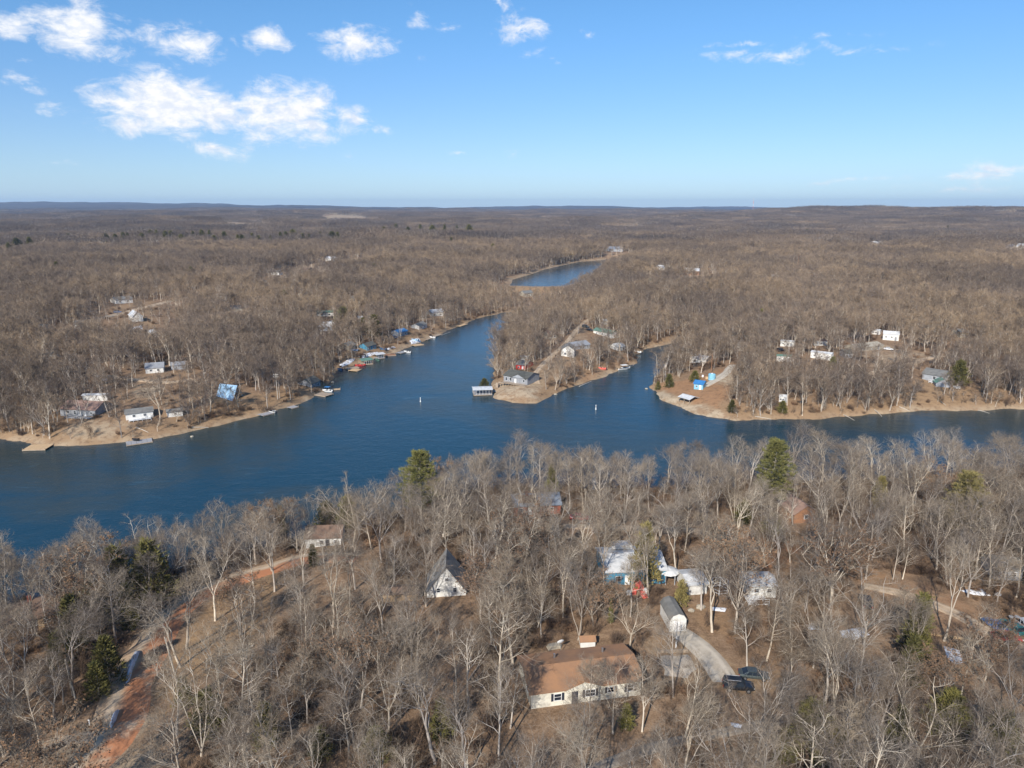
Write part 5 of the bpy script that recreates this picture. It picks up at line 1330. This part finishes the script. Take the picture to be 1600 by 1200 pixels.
def log(A, B, r_, label):
    a, b_ = at(*A), at(*B); L = b_-a
    o = MB().tube([(0, 0, r_*.6), L*.5+Vector((.1, .1, r_*.8)), L+Vector((0, 0, r_*.5))], [r_, r_*.8, r_*.5], 7).build('fallen_log', M['palepole']); o.location = a; tag(o, label, 'log')
log((1318,648), (1335,657), .14, 'bleached log slanting into the water on the right bank'); log((1366,640), (1378,651), .14, 'pale log lying at the water edge right of the slanting one')
log((1528,641), (1546,646), .14, 'white log floating off the bank near the right edge'); log((1470,628), (1478,634), .14, 'short log on the tan bank below the dark grey house')
log((212,668), (232,676), .16, 'grey log across the sandy slope below the white cottage'); log((690,524), (704,519), .2, 'fallen tree at the water edge near the channel head')
log((905,604), (924,596), .18, 'long bleached log on the peninsula shore'); log((1180,651), (1205,655), .16, 'dead branch lying along the tan right bank'); log((1405,636), (1422,643), .16, 'grey log leaning from the right bank into the water')
log((300,668), (326,668), .15, 'thin log parallel to the grassy left bank'); log((610,1065), (650,1050), .22, 'fallen trunk on the forest floor left of the cream house')
log((1275,1120), (1310,1105), .2, 'fallen trunk below the grey sedan among the scrub'); log((170,1010), (140,1030), .2, 'fallen trunk under the cedars below the shore house')
rock((520,598), .9, 'pale boulder at the wooded headland'); rock((868,617), .8, 'rock on the peninsula waterline'); rock((1010,608), .7, 'rock at the outer tip of the sandy point'); rock((300,683), .7, 'rock at the waterline right of the pale grey dock')
log((395,1010), (350,1030), .2, 'fallen trunk in the dry grass beside the dirt road')
# orange cones and barrels by the blue shed
a = at(1104, 592); o = MB().box((0, 0, .5), (1.2, 1.0, 1.0), taper=.8).build('yellow_crate', M['tanwood']); o.location = a; tag(o, 'pale yellow crate left of the blue tank on the point', 'crate')
a = at(1098, 589); o = MB().tube([(0, 0, 0), (0, 0, .9)], [.5, .45], 10).build('white_drum', M['trimwhite']); o.location = a; tag(o, 'white drum at the top edge of the orange point', 'drum')
a, rz, W_, zb = frame_of((1490,606), (1500,607)); o = MB().box((W_/2, 0, .4), (W_, 1.6, .9), taper=.9).build('propane_tank', M['trimwhite']); o.location = (a.x, a.y, zb); tag(o, 'white box-shaped tank right of the wing of the dark grey house', 'tank')

a = at(140, 1133); t = thing('road_marker', a, 0, 'small white road marker where the side track meets the dirt road', 'road marker')
MB().box((0, 0, .4), (.12, .06, 1.0)).build('stake', M['trimwhite'], t); MB().box((0, -.04, .8), (.25, .03, .3)).build('plate', M['trimwhite'], t)

# ------------------------------------------------------------------ evergreens, each a thing
def place_tree(kind, meshes, mats, x, y, H, H0, label, cat, rz, wide=1.0, lean=(0, 0), group=None):
    z = hz(x, y)
    t = thing(kind, (x, y, z), rz, label, cat, group)
    t.rotation_euler = (lean[0], lean[1], rz)
    s_ = H/H0; t.scale = (s_*wide, s_*wide, s_)
    for nm, me_, m_ in zip(('trunk', 'crown'), meshes, mats):
        key = (me_.name, m_.name if m_ else '')
        if key not in _var:
            if m_ is None or (len(me_.materials) and me_.materials[0] == m_): _var[key] = me_
            else:
                c_ = me_.copy(); c_.materials.clear(); c_.materials.append(m_); _var[key] = c_
        o = bpy.data.objects.new(nm, _var[key]); col.objects.link(o); o.parent = t
    return t
_var = {}
EV = []
EVG = [  # kind, base pixel, height, width factor, material, label
 ('pine', (658,822), 19, 1.0, 'pine', 'broad green pine at the lake side, left of the brick lake house'),
 ('pine', (1203,812), 20, .95, 'pine', 'tall green pine with tiered boughs in front of the pink-roofed cabin'),
 ('pine', (1497,862), 18, .95, 'yellowpine', 'yellowing pine among bare trees above the dirt lot'),
 ('pine', (1370,812), 11, .7, 'yellowpine', 'thin yellowish pine half hidden between the pink-roofed cabin and the yellowing pine'),
 ('pine', (520,470), 13, 1.1, 'pine', ''),
 ('cedar', (241,945), 13, .95, 'cedar', 'dark cedar with brown flush standing beside the dirt road bend'),
 ('cedar', (190,955), 13, .95, 'cedar', 'cedar between the brown shore house and the dark road bend cedar'),
 ('cedar', (205,985), 9, .9, 'cedar', 'low cedar leaning over the snowy side of the dirt road'),
 ('cedar', (150,985), 9, .9, 'cedar', 'ragged cedar just right of the dark brown shore house'),
 ('cedar', (122,1025), 11, .8, 'cedar', 'tall cedar below the dark brown shore house'),
 ('cedar', (95,1062), 8, .9, 'cedar', 'wide cedar lowest below the dark brown shore house'),
 ('cedar', (172,1068), 8, .9, 'cedar', 'cedar shading the snow on the dirt road'),
 ('cedar', (155,1090), 6, 1.1, 'cedar', 'squat dark cedar by the snowy stretch of the dirt road'),
 ('cedar', (440,828), 9, .8, 'cedar', 'small brownish cedar at the lake edge left of the white cottage'),
 ('cedar', (512,826), 8, 1.2, 'cedar', 'bushy cedar behind the small white cottage'),
 ('cedar', (545,830), 9, 1.2, 'cedar', 'olive cedar right of the small white cottage'),
 ('cedar', (490,885), 5, 1.1, 'cedar', 'low cedar in the yard below the small white cottage'),
 ('cedar', (1006,918), 13, .62, 'yellowpine', 'narrow olive brown evergreen rising in front of the blue house'),
 ('cedar', (1063,950), 5.5, .9, 'yellowpine', 'small mustard evergreen above the white barn-roofed shed'),
 ('cedar', (954,975), 5, .45, 'pine', 'slender bright green sapling between the blue and the cream house'),
 ('cedar', (862,778), 9, .6, 'pine', 'thin green spruce behind the brick lake house'),
 ('cedar', (1428,1035), 12, .75, 'cedar', 'tall olive cedar at the lower edge of the dirt lot'),
 ('cedar', (1418,1075), 9, .9, 'cedar', 'lower cedar just below the tall olive one'),
 ('cedar', (1265,1170), 7, 1.4, 'cedar', 'wide olive cedar bush below the two parked cars'),
 ('cedar', (1300,1200), 6, 1.6, 'cedar', 'spreading cedar bush at the foot of the wide olive bush'),
 ('cedar', (1402,1175), 7, 1.1, 'cedar', 'round cedar bush right of the big pale forked tree'),
 ('cedar', (1478,1150), 7, 1.2, 'cedar', 'cedar under bare trees right of the round cedar bush'),
 ('cedar', (1560,1185), 7, 1.3, 'cedar', 'cedar bush lowest in the bottom right woods'),
 ('cedar', (1225,1192), 5, 1.4, 'cedar', 'small cedar bush left of the spreading cedar bush'),
 ('cedar', (1205,835), 5, 1.5, 'pine', 'wide low green shrub below the tall tiered pine'),
 ('cedar', (1160,820), 6, 1.5, 'cedar', 'olive cedar left of the tall tiered pine'),
 ('cedar', (690,1165), 7, 1.0, 'cedar', 'dim cedar under bare trees left of the cream house'),
 ('cedar', (590,1190), 5, 1.3, 'cedar', 'cedar bush in the shade below the leaning double trees'),
 ('cedar', (500,1190), 5, 1.2, 'cedar', 'yellow olive cedar bush at the bottom of the middle woods'),
 ('cedar', (290,1105), 5, 1.2, 'cedar', 'low cedar at the right verge of the dirt road'),
 ('cedar', (330,1150), 7, 1.1, 'cedar', 'cedar in the thicket right of the sandy junction'),
 ('cedar', (418,1170), 7, 1.0, 'cedar', 'cedar behind the pale crooked tree at the bottom'),
 ('cedar', (978,1140), 4, 1.2, 'cedar', 'low dark cedar in front of the cream house'),
 ('cedar', (757,607), 5.5, 1.5, 'cedar', 'dark round cedar at the left waterline of the peninsula'),
 ('cedar', (445,475), 10, 1.0, 'pine', 'bright green cedar alone in the left woods'),
 ('cedar', (1188,508), 10, 1.35, 'pine', 'bright green cedar alone behind the right shore camp'),
 ('cedar', (1496,603), 11, 1.1, 'cedar', 'dark dense cedar right of the dark grey house'),
 ('cedar', (1222,646), 5, 1.5, 'cedar', 'green cedar bush below the little white shed'),
 ('cedar', (1143,645), 5, 1.6, 'cedar', 'olive cedar at the right edge of the sandy point'),
 ('cedar', (1085,597), 5, 1.4, 'cedar', 'round olive cedar left of the blue shed'),
 ('cedar', (1045,606), 6, 1.3, 'cedar', 'cedar at the outer end of the sandy point'),
 ('cedar', (1028,610), 4, 1.5, 'cedar', 'lowest cedar bush near the tip of the sandy point'),
 ('cedar', (1300,578), 6, 1.0, 'pine', 'pale green cedar below the long central camper'),
 ('cedar', (1545,485), 9, 1.2, 'cedar', 'dark cedar pair member farther uphill in the right woods'),
 ('cedar', (1555,494), 8, 1.4, 'cedar', 'dark spreading cedar in the right woods below its taller neighbour'),
 ('cedar', (537,507), 11, 1.3, 'pine', 'green pine-like cedar above the left boathouses'),
 ('cedar', (585,527), 13, 1.3, 'cedar', 'tall dark cedar above the blue tarpaulins'),
 ('cedar', (568,520), 9, 1.2, 'cedar', 'smaller dark cedar left of the tall one above the tarpaulins'),
 ('cedar', (875,515), 5, 1.6, 'cedar', 'brown green cedar beside the peninsula lane'),
]
for k, (kd, px, H, w_, mk, lb) in enumerate(EVG):
    if not lb: continue
    a = at(*px); P_ = (PINE if kd == 'pine' else CEDAR)[k % (2 if kd == 'pine' else 3)]
    place_tree('pine_tree' if kd == 'pine' else 'cedar_tree', P_, (M['bark'], M[mk]), a.x, a.y, H, 15 if kd == 'pine' else 7, lb, 'pine tree' if kd == 'pine' else 'cedar tree', k*1.7, w_)
    EV.append((a.x, a.y, 1.6 if a.y < 200 else 2.5)); KEEP.append((a.x, a.y, 1.8 if kd == 'pine' else 2.2, 0))
    if kd == 'pine':
        dd = math.hypot(a.x, a.y); KEEP.append((a.x*(1-7/dd), a.y*(1-7/dd), 4, .1)); LANDMARK.append((a.x, a.y, 'the '+lb.split(' at ')[0].split(' with ')[0].split(' among ')[0].split(' half ')[0]))
        KEEP.append((a.x*(1-13/dd), a.y*(1-13/dd), 3.5, .25))
r_ = random.Random(5)
NUM = 'first second third fourth fifth sixth seventh eighth ninth tenth eleventh twelfth thirteenth fourteenth fifteenth sixteenth seventeenth eighteenth nineteenth twentieth twenty-first twenty-second twenty-third twenty-fourth twenty-fifth twenty-sixth twenty-seventh twenty-eighth'.split()
ROWS = [([(165+i*13.5+r_.uniform(-5, 5), 379+r_.uniform(-3, 5)) for i in range(28)], 'in the long dark row over the left woods'), ([(15, 398), (28, 394), (48, 392), (95, 384), (108, 381)], 'in the short row at the far left edge'),
 ([(600+i*19, 367+r_.uniform(-3, 3)) for i in range(8)], 'in the loose row uphill of the pond'), 
 ([(640, 402), (705, 385), (770, 396), (1035, 380), (1120, 372), (1260, 368), (1330, 392), (1480, 362), (1515, 405), (1440, 470), (345, 420), (300, 440), (90, 430), (585, 430)], 'scattered singly through the middle distance')]
for rw, wh_ in ROWS:
    for k, q in enumerate(sorted(rw)):
        a = at(*q); H = r_.uniform(16, 21)*(.7 if 'singly' in wh_ else 1)*(1 if a.y < 1500 else 1.2)
        place_tree('cedar_tree', CEDAR[r_.randint(0, 2)], (M['bark'], M['cedar']), a.x, a.y, H, 7, f'{NUM[k]} dark cedar from the left {wh_}', 'cedar tree', k, r_.uniform(1, 1.6), group='dark cedars in rows across the far woods')

# ------------------------------------------------------------------ bare trees of the near bank, each a thing
HERO = [((928,985),11,10),((1535,1075),12,10),((1470,1110),10,10),((958,1146),12,0),((1003,1143),11,9),((1113,988),15,5),((1147,990),16,7),((1168,1042),13,6),((1233,1068),9,9),((1197,1034),14,3),((1345,1200),17,5),((1289,1104),14,1),((1433,1203),14,7),
 ((1181,1183),12,2),((1580,1135),13,7),((45,1068),12,1),((99,1101),11,3),((64,1184),13,0),((96,963),16,5),((336,970),14,1),((399,942),14,3),((292,1014),14,5),((345,1123),12,6),((387,1200),13,7),
 ((456,1166),12,3),((555,1172),14,0),((545,1190),13,3),((658,1119),15,8),((681,1193),15,5),((733,1110),14,3),((797,1138),11,6),((712,1091),14,0),((425,893),14,7),((840,980),13,8),((846,1002),11,0),
 ((772,893),15,1),((903,1000),14,8),((920,1130),11,6),((1350,1010),14,7),((1395,905),10,0),((1410,905),10,3),((1480,915),14,7),((1545,925),15,1),((1530,830),17,5),((230,905),14,7),((140,900),14,1),
 ((890,797),15,3),((912,800),15,0),((940,808),15,3),((975,818),15,0),((1015,800),14,5),((1060,805),15,1),((720,830),15,7),((765,815),13,3),((1300,790),15,7),((1330,790),16,5),((1430,790),14,2),
 ((600,960),14,7),((598,1002),13,1),((520,980),15,5),((480,1040),14,0),((1235,1145),11,9),((30,1120),12,2),((1500,1100),12,0),((1545,1050),10,4),((1575,800),18,5)]
pts = []
for px, H, v in HERO:
    a = at(*px); pts.append((a.x, a.y, H, v))
rr = np.random.RandomState(11)
cand = []
N = 60000
r0 = np.sqrt(rr.uniform(62**2, 262**2, N)); a0 = rr.uniform(-0.80, 0.80, N)
cx, cyy = r0*np.sin(a0), r0*np.cos(a0)
dl = sdf(LAKE, cx, cyy)
ok = (dl > 1.0) & (cyy < 228+0*cx)
# the near bank only: nothing across the water
ok &= ~((cyy > 190) & (cx < -40)) & ~((cyy > 212))
cx, cyy = cx[ok], cyy[ok]; p_ok = chance_at(cx, cyy); keep = rr.rand(len(cx)) < p_ok
cx, cyy = cx[keep], cyy[keep]
acc = [(x, y) for x, y, *_ in pts]; ax_ = np.array([q[0] for q in acc]+[0]*4000, float); ay_ = np.array([q[1] for q in acc]+[0]*4000, float); na = len(acc)
extra = []
for x, y in zip(cx, cyy):
    r_ = math.hypot(x, y)
    sp = 4.6
    if y > 165: sp *= 1.18
    sp *= 0.8+.55*float(vnoise(x/22, y/22, 41))
    if ((ax_[:na]-x)**2+(ay_[:na]-y)**2).min() < sp*sp: continue
    ax_[na], ay_[na] = x, y; na += 1; extra.append((x, y))
    if na > 1500: break
def in_view(x, y, z=8, H=12):
    """does any of the tree show in the photograph; and how large"""
    best_ = 0
    for hh in (0, H*.5, H):
        X_, Y_, Z_ = x, y*math.cos(PITCH)-(z+hh-CAMZ)*math.sin(PITCH), 0
        up = y*math.sin(PITCH)+(z+hh-CAMZ)*math.cos(PITCH)
        u, v = 800+F*X_/Y_, 600-F*up/Y_
        if -40 < u < 1640 and -10 < v < 1240: best_ = max(best_, H/Y_)
    return best_
for x, y in extra:
    n_ = float(vnoise(x/14, y/14, 42)); shore = float(sdf(LAKE, np.array([x]), np.array([y]))[0])
    H = 9.5+6.0*n_+rr.uniform(-1.8, 2.2)-(1.0 if shore < 30 and y > 150 else 0)
    pts.append((x, y, H, int(rr.choice([0, 1, 2, 3, 3, 4, 5, 6, 6, 7, 8, 9, 0, 1, 3, 5, 10, 11, 11, 12, 12, 13, 13, 14, 14, 15]))))
scored = sorted(((in_view(x, y, hz(x, y), H)+(1 if i < len(HERO) else 0), i) for i, (x, y, H, v) in enumerate(pts)), reverse=True)
chosen = [i for s_, i in scored[:300] if s_ > 0]
rest_pts = [pts[i] for s_, i in scored[300:] if True]
SIDE = ['on its far side', 'on its right side', 'on its near side', 'on its left side']
ORD = ['nearest', 'second nearest', 'third nearest', 'fourth nearest', 'fifth nearest', 'sixth nearest', 'seventh nearest', 'eighth nearest', 'ninth nearest', 'tenth nearest', 'eleventh nearest', 'twelfth nearest', 'thirteenth nearest', 'fourteenth nearest', 'fifteenth nearest', 'sixteenth nearest']
FORM = {'straight': 'single-stemmed', 'forked': 'forked', 'broad': 'broad-crowned', 'multi': 'many-stemmed', 'leafy': 'brown-leaved'}
LM = [l for l in LANDMARK if math.hypot(l[0], l[1]) < 270]
LM += [(*at(222,1030)[:2], 'the snowy road bend'), (*at(330,925)[:2], 'the clay road stretch'), (*at(150,1150)[:2], 'the sandy road junction'), (*at(1450,940)[:2], 'the brown dirt lot'),
       (*at(277,1067)[:2], 'the leaning bleached pole'), (*at(1265,1170)[:2], 'the wide olive cedar bush'), (*at(1530,925)[:2], 'the long strip of snow'), (*at(437,828)[:2], 'the brownish shore cedar'),
       (*at(1428,1035)[:2], 'the tall olive cedar'), (*at(1345,1200)[:2], 'the big pale forked tree'), (*at(1055,1012)[:2], 'the white and dark post'), (*at(500,1190)[:2], 'the yellow olive cedar bush'),
       (*at(1060,1160)[:2], 'the lower gravel road'), (*at(690,1165)[:2], 'the dim cedar'), (*at(1010,826)[:2], 'the dirt lake road'), (*at(1493,862)[:2], 'the yellow pine tree')]
groups = {}
for i in chosen:
    x, y, H, v = pts[i]
    l = min(range(len(LM)), key=lambda k: (LM[k][0]-x)**2+(LM[k][1]-y)**2)
    dx, dy = x-LM[l][0], y-LM[l][1]
    q = 0 if (dy > abs(dx)) else 2 if (-dy > abs(dx)) else 1 if dx > 0 else 3
    groups.setdefault((l, q, NEAR[v][1]), []).append((dx*dx+dy*dy, i))
LAB = {}
BARE = lambda f: '' if f == 'leafy' else 'bare '
for (l, q, form), lst in groups.items():
    for k, (dd, i) in enumerate(sorted(lst)):
        H = pts[i][2]; sz = 'tall' if H > 14.5 else 'small' if H < 11 else 'middling'
        if len(lst) == 1: LAB[i] = f'{sz} {BARE(form)}{FORM[form]} tree by {LM[l][2]}, {SIDE[q]}'
        else: LAB[i] = f'{sz} {BARE(form)}{FORM[form]} tree, {ORD[min(k, 15)]} {LM[l][2]} {SIDE[q]}'
for j, i in enumerate(chosen):
    x, y, H, v = pts[i]; H0, form, tm, cm = NEAR[v]
    place_tree('bare_tree', (tm, cm), (M['bark'], M['twig']), x, y, H, H0, LAB[i], 'tree', rr.uniform(0, 6.28), rr.uniform(.85, 1.15), (rr.normal(0, .035), rr.normal(0, .035)), 'bare trees of the near bank')

# ------------------------------------------------------------------ instanced woods
def scatter(name, label, XY, Z, scale, wide, coll, nk, lean=.03, kind='stuff'):
    n = len(XY)
    me_ = bpy.data.meshes.new(name); me_.vertices.add(n)
    me_.vertices.foreach_set('co', np.column_stack([XY, Z]).ravel().astype(np.float32))
    rot = np.column_stack([rr.normal(0, lean, n), rr.normal(0, lean, n), rr.uniform(0, 6.283, n)]).astype(np.float32)
    scl = np.column_stack([scale*wide, scale*wide, scale]).astype(np.float32)
    for nm, ty, dat in (('rot', 'FLOAT_VECTOR', rot), ('scl', 'FLOAT_VECTOR', scl)):
        at_ = me_.attributes.new(nm, ty, 'POINT'); at_.data.foreach_set('vector', dat.ravel())
    at_ = me_.attributes.new('pick', 'INT', 'POINT'); at_.data.foreach_set('value', rr.randint(0, nk, n).astype(np.int32))
    o = bpy.data.objects.new(name, me_); col.objects.link(o); o['kind'] = 'stuff'; o['label'] = label
    ng = bpy.data.node_groups.new(name, 'GeometryNodeTree')
    ng.interface.new_socket('Geometry', in_out='INPUT', socket_type='NodeSocketGeometry'); ng.interface.new_socket('Geometry', in_out='OUTPUT', socket_type='NodeSocketGeometry')
    N_ = ng.nodes; L_ = ng.links
    gi = N_.new('NodeGroupInput'); go = N_.new('NodeGroupOutput'); ip = N_.new('GeometryNodeInstanceOnPoints'); ci = N_.new('GeometryNodeCollectionInfo')
    ci.inputs['Collection'].default_value = coll; ci.inputs['Separate Children'].default_value = True; ci.inputs['Reset Children'].default_value = True
    def na_(nm, ty):
        q = N_.new('GeometryNodeInputNamedAttribute'); q.data_type = ty; q.inputs[0].default_value = nm; return q.outputs[0]
    L_.new(gi.outputs[0], ip.inputs['Points']); L_.new(ci.outputs[0], ip.inputs['Instance']); ip.inputs['Pick Instance'].default_value = True
    L_.new(na_('pick', 'INT'), ip.inputs['Instance Index']); L_.new(na_('rot', 'FLOAT_VECTOR'), ip.inputs['Rotation']); L_.new(na_('scl', 'FLOAT_VECTOR'), ip.inputs['Scale'])
    L_.new(ip.outputs[0], go.inputs[0])
    md = o.modifiers.new('scatter', 'NODES'); md.node_group = ng
    return o
def jitter_grid(r0, r1, step, half, seed):
    rs_ = np.random.RandomState(seed)
    xs = np.arange(-r1*math.sin(half)*1.02, r1*math.sin(half)*1.02, step); ys = np.arange(0, r1, step)
    X, Y = np.meshgrid(xs, ys); X = X.ravel()+rs_.uniform(-.48, .48, X.size)*step; Y = Y.ravel()+rs_.uniform(-.48, .48, Y.size)*step
    r_ = np.hypot(X, Y); a_ = np.abs(np.arctan2(X, Y)); k = (r_ > r0) & (r_ < r1) & (a_ < half)
    return X[k], Y[k]
# the rest of the near bank
if rest_pts:
    q = np.array([(x, y, H) for x, y, H, v in rest_pts]); z_ = height(q[:, 0], q[:, 1])
    scatter('near_woods', 'bare trees filling the near bank between the larger ones', q[:, :2], z_-.2, q[:, 2]/15, np.full(len(q), 1.0), NEARC, 8)
# woods across the water to 1300 m
X, Y = jitter_grid(170, 1300, 4.6, .80, 1)
d1, dp = sdf(LAKE, X, Y), sdf(POND, X, Y)
nb = (Y < 214) & ~((X < -40) & (Y > 185))
ok = (d1 > 1.5) & (dp > 2.5+6*(Y < POND[:, 1].mean()-60)) & ~nb
ok &= np.random.RandomState(8).rand(len(X)) < np.where(d1 < 14, .8, 1)
X, Y, d1 = X[ok], Y[ok], d1[ok]
ok = np.random.RandomState(9).rand(len(X)) < chance_at(X, Y)
X, Y, d1 = X[ok], Y[ok], d1[ok]; Zt = height(X, Y)
e = V1-V0; tt = np.clip(((X-V0[0])*e[0]+(Y-V0[1])*e[1])/(e@e), 0, 1.0); vd = np.hypot(X-V0[0]-e[0]*tt, Y-V0[1]-e[1]*tt)
hs = (7.2+5.5*vnoise(X/45, Y/45, 51)+4*vnoise(X/14, Y/14, 52)+rr.uniform(-2.6, 2.4, len(X)))*(1-.5*np.exp(-(vd/75)**2))
scatter('woods', 'leafless woods across the water up to the far rise', np.column_stack([X, Y]), Zt-.2, hs/15, rr.uniform(.9, 1.35, len(X))*(1+.1*(np.hypot(X, Y) > 600)), MIDC, 6, .04)
nwoods = len(X)
# shrubby growth between the far banks and the trees
X, Y = jitter_grid(190, 640, 2.9, .74, 6)
d1 = sdf(LAKE, X, Y); nb = (Y < 214) & ~((X < -40) & (Y > 185))
ok = (d1 > 1.0) & (d1 < 60) & ~nb & (np.random.RandomState(21).rand(len(X)) < .55*sstep(.25, .6, vnoise(X/13, Y/13, 81)))
X, Y = X[ok], Y[ok]; pc = chance_at(X, Y); ok = np.random.RandomState(22).rand(len(X)) < np.where(pc < .01, 0, np.minimum(1, pc+.25)); X, Y = X[ok], Y[ok]
scatter('bank_shrubs', 'low grey leafless shrubs on the far banks', np.column_stack([X, Y]), height(X, Y)-.3, rr.uniform(.14, .42, len(X)), rr.uniform(.9, 1.5, len(X)), MIDC, 6, .12)
# beyond, whole groves at a time
X, Y = jitter_grid(1330, 8000, 50.0, .74, 2)
r_ = np.hypot(X, Y); s_ = np.where(r_ > 4000, 1.35, 1.0)
ok = (r_ < 4000) | (np.random.RandomState(4).rand(len(X)) < .62)
X, Y, r_, s_ = X[ok], Y[ok], r_[ok], s_[ok]
ok = np.random.RandomState(9).rand(len(X)) < np.where(chance_at(X, Y) < .5, 0, 1)
X, Y, r_, s_ = X[ok], Y[ok], r_[ok], s_[ok]
scatter('distant_groves', 'leafless forest running to the horizon', np.column_stack([X, Y]), height(X, Y)-1.0, s_*(.85+.4*vnoise(X/160, Y/160, 61)), np.full(len(X), 1.12), GROVEC, 3, .0)
# undergrowth of the near bank and the shores
X, Y = jitter_grid(55, 560, 2.2, .74, 3)
d1 = sdf(LAKE, X, Y); nb = (Y < 214) & ~((X < -40) & (Y > 185)); vn = vnoise(X/11, Y/11, 71)
pr = np.where(nb, .72+.6*sstep(.3, .62, vn), .30*sstep(.3, .7, vn)*(np.hypot(X, Y) < 560)+.45*(d1 < 7)*sstep(.35, .6, vnoise(X/7, Y/7, 72)))
pc = chance_at(X, Y); pr = pr*np.where(pc < .05, .0, np.where(pc < .5, .55, 1))
ok = (d1 > 1.2) & (np.random.RandomState(12).rand(len(X)) < pr); X, Y = X[ok], Y[ok]
scatter('undergrowth', 'brown leafless scrub under the trees', np.column_stack([X, Y]), height(X, Y), rr.uniform(.55, 1.25, len(X)), rr.uniform(.8, 1.3, len(X)), BRUSHC, 7, .1)
print('near', len(chosen), 'rest', len(rest_pts), 'woods', nwoods, 'brush', len(X))

# ------------------------------------------------------------------ haze
mb = MB().box((0, 7350, 107.5), (26600, 16500, 225))
hzo = mb.build('haze', None); stuff(hzo)
hm = bpy.data.materials.new('haze'); hm.use_nodes = True; H_ = NT(hm.node_tree)
pv = H_.n('ShaderNodeVolumePrincipled'); pv.inputs['Color'].default_value = (0.50, 0.70, 1.0, 1); pv.inputs['Density'].default_value = 5.4e-5; pv.inputs['Anisotropy'].default_value = 0.1
ho = H_.n('ShaderNodeOutputMaterial'); H_.nt.links.new(pv.outputs[0], ho.inputs['Volume']); hzo.data.materials.append(hm)
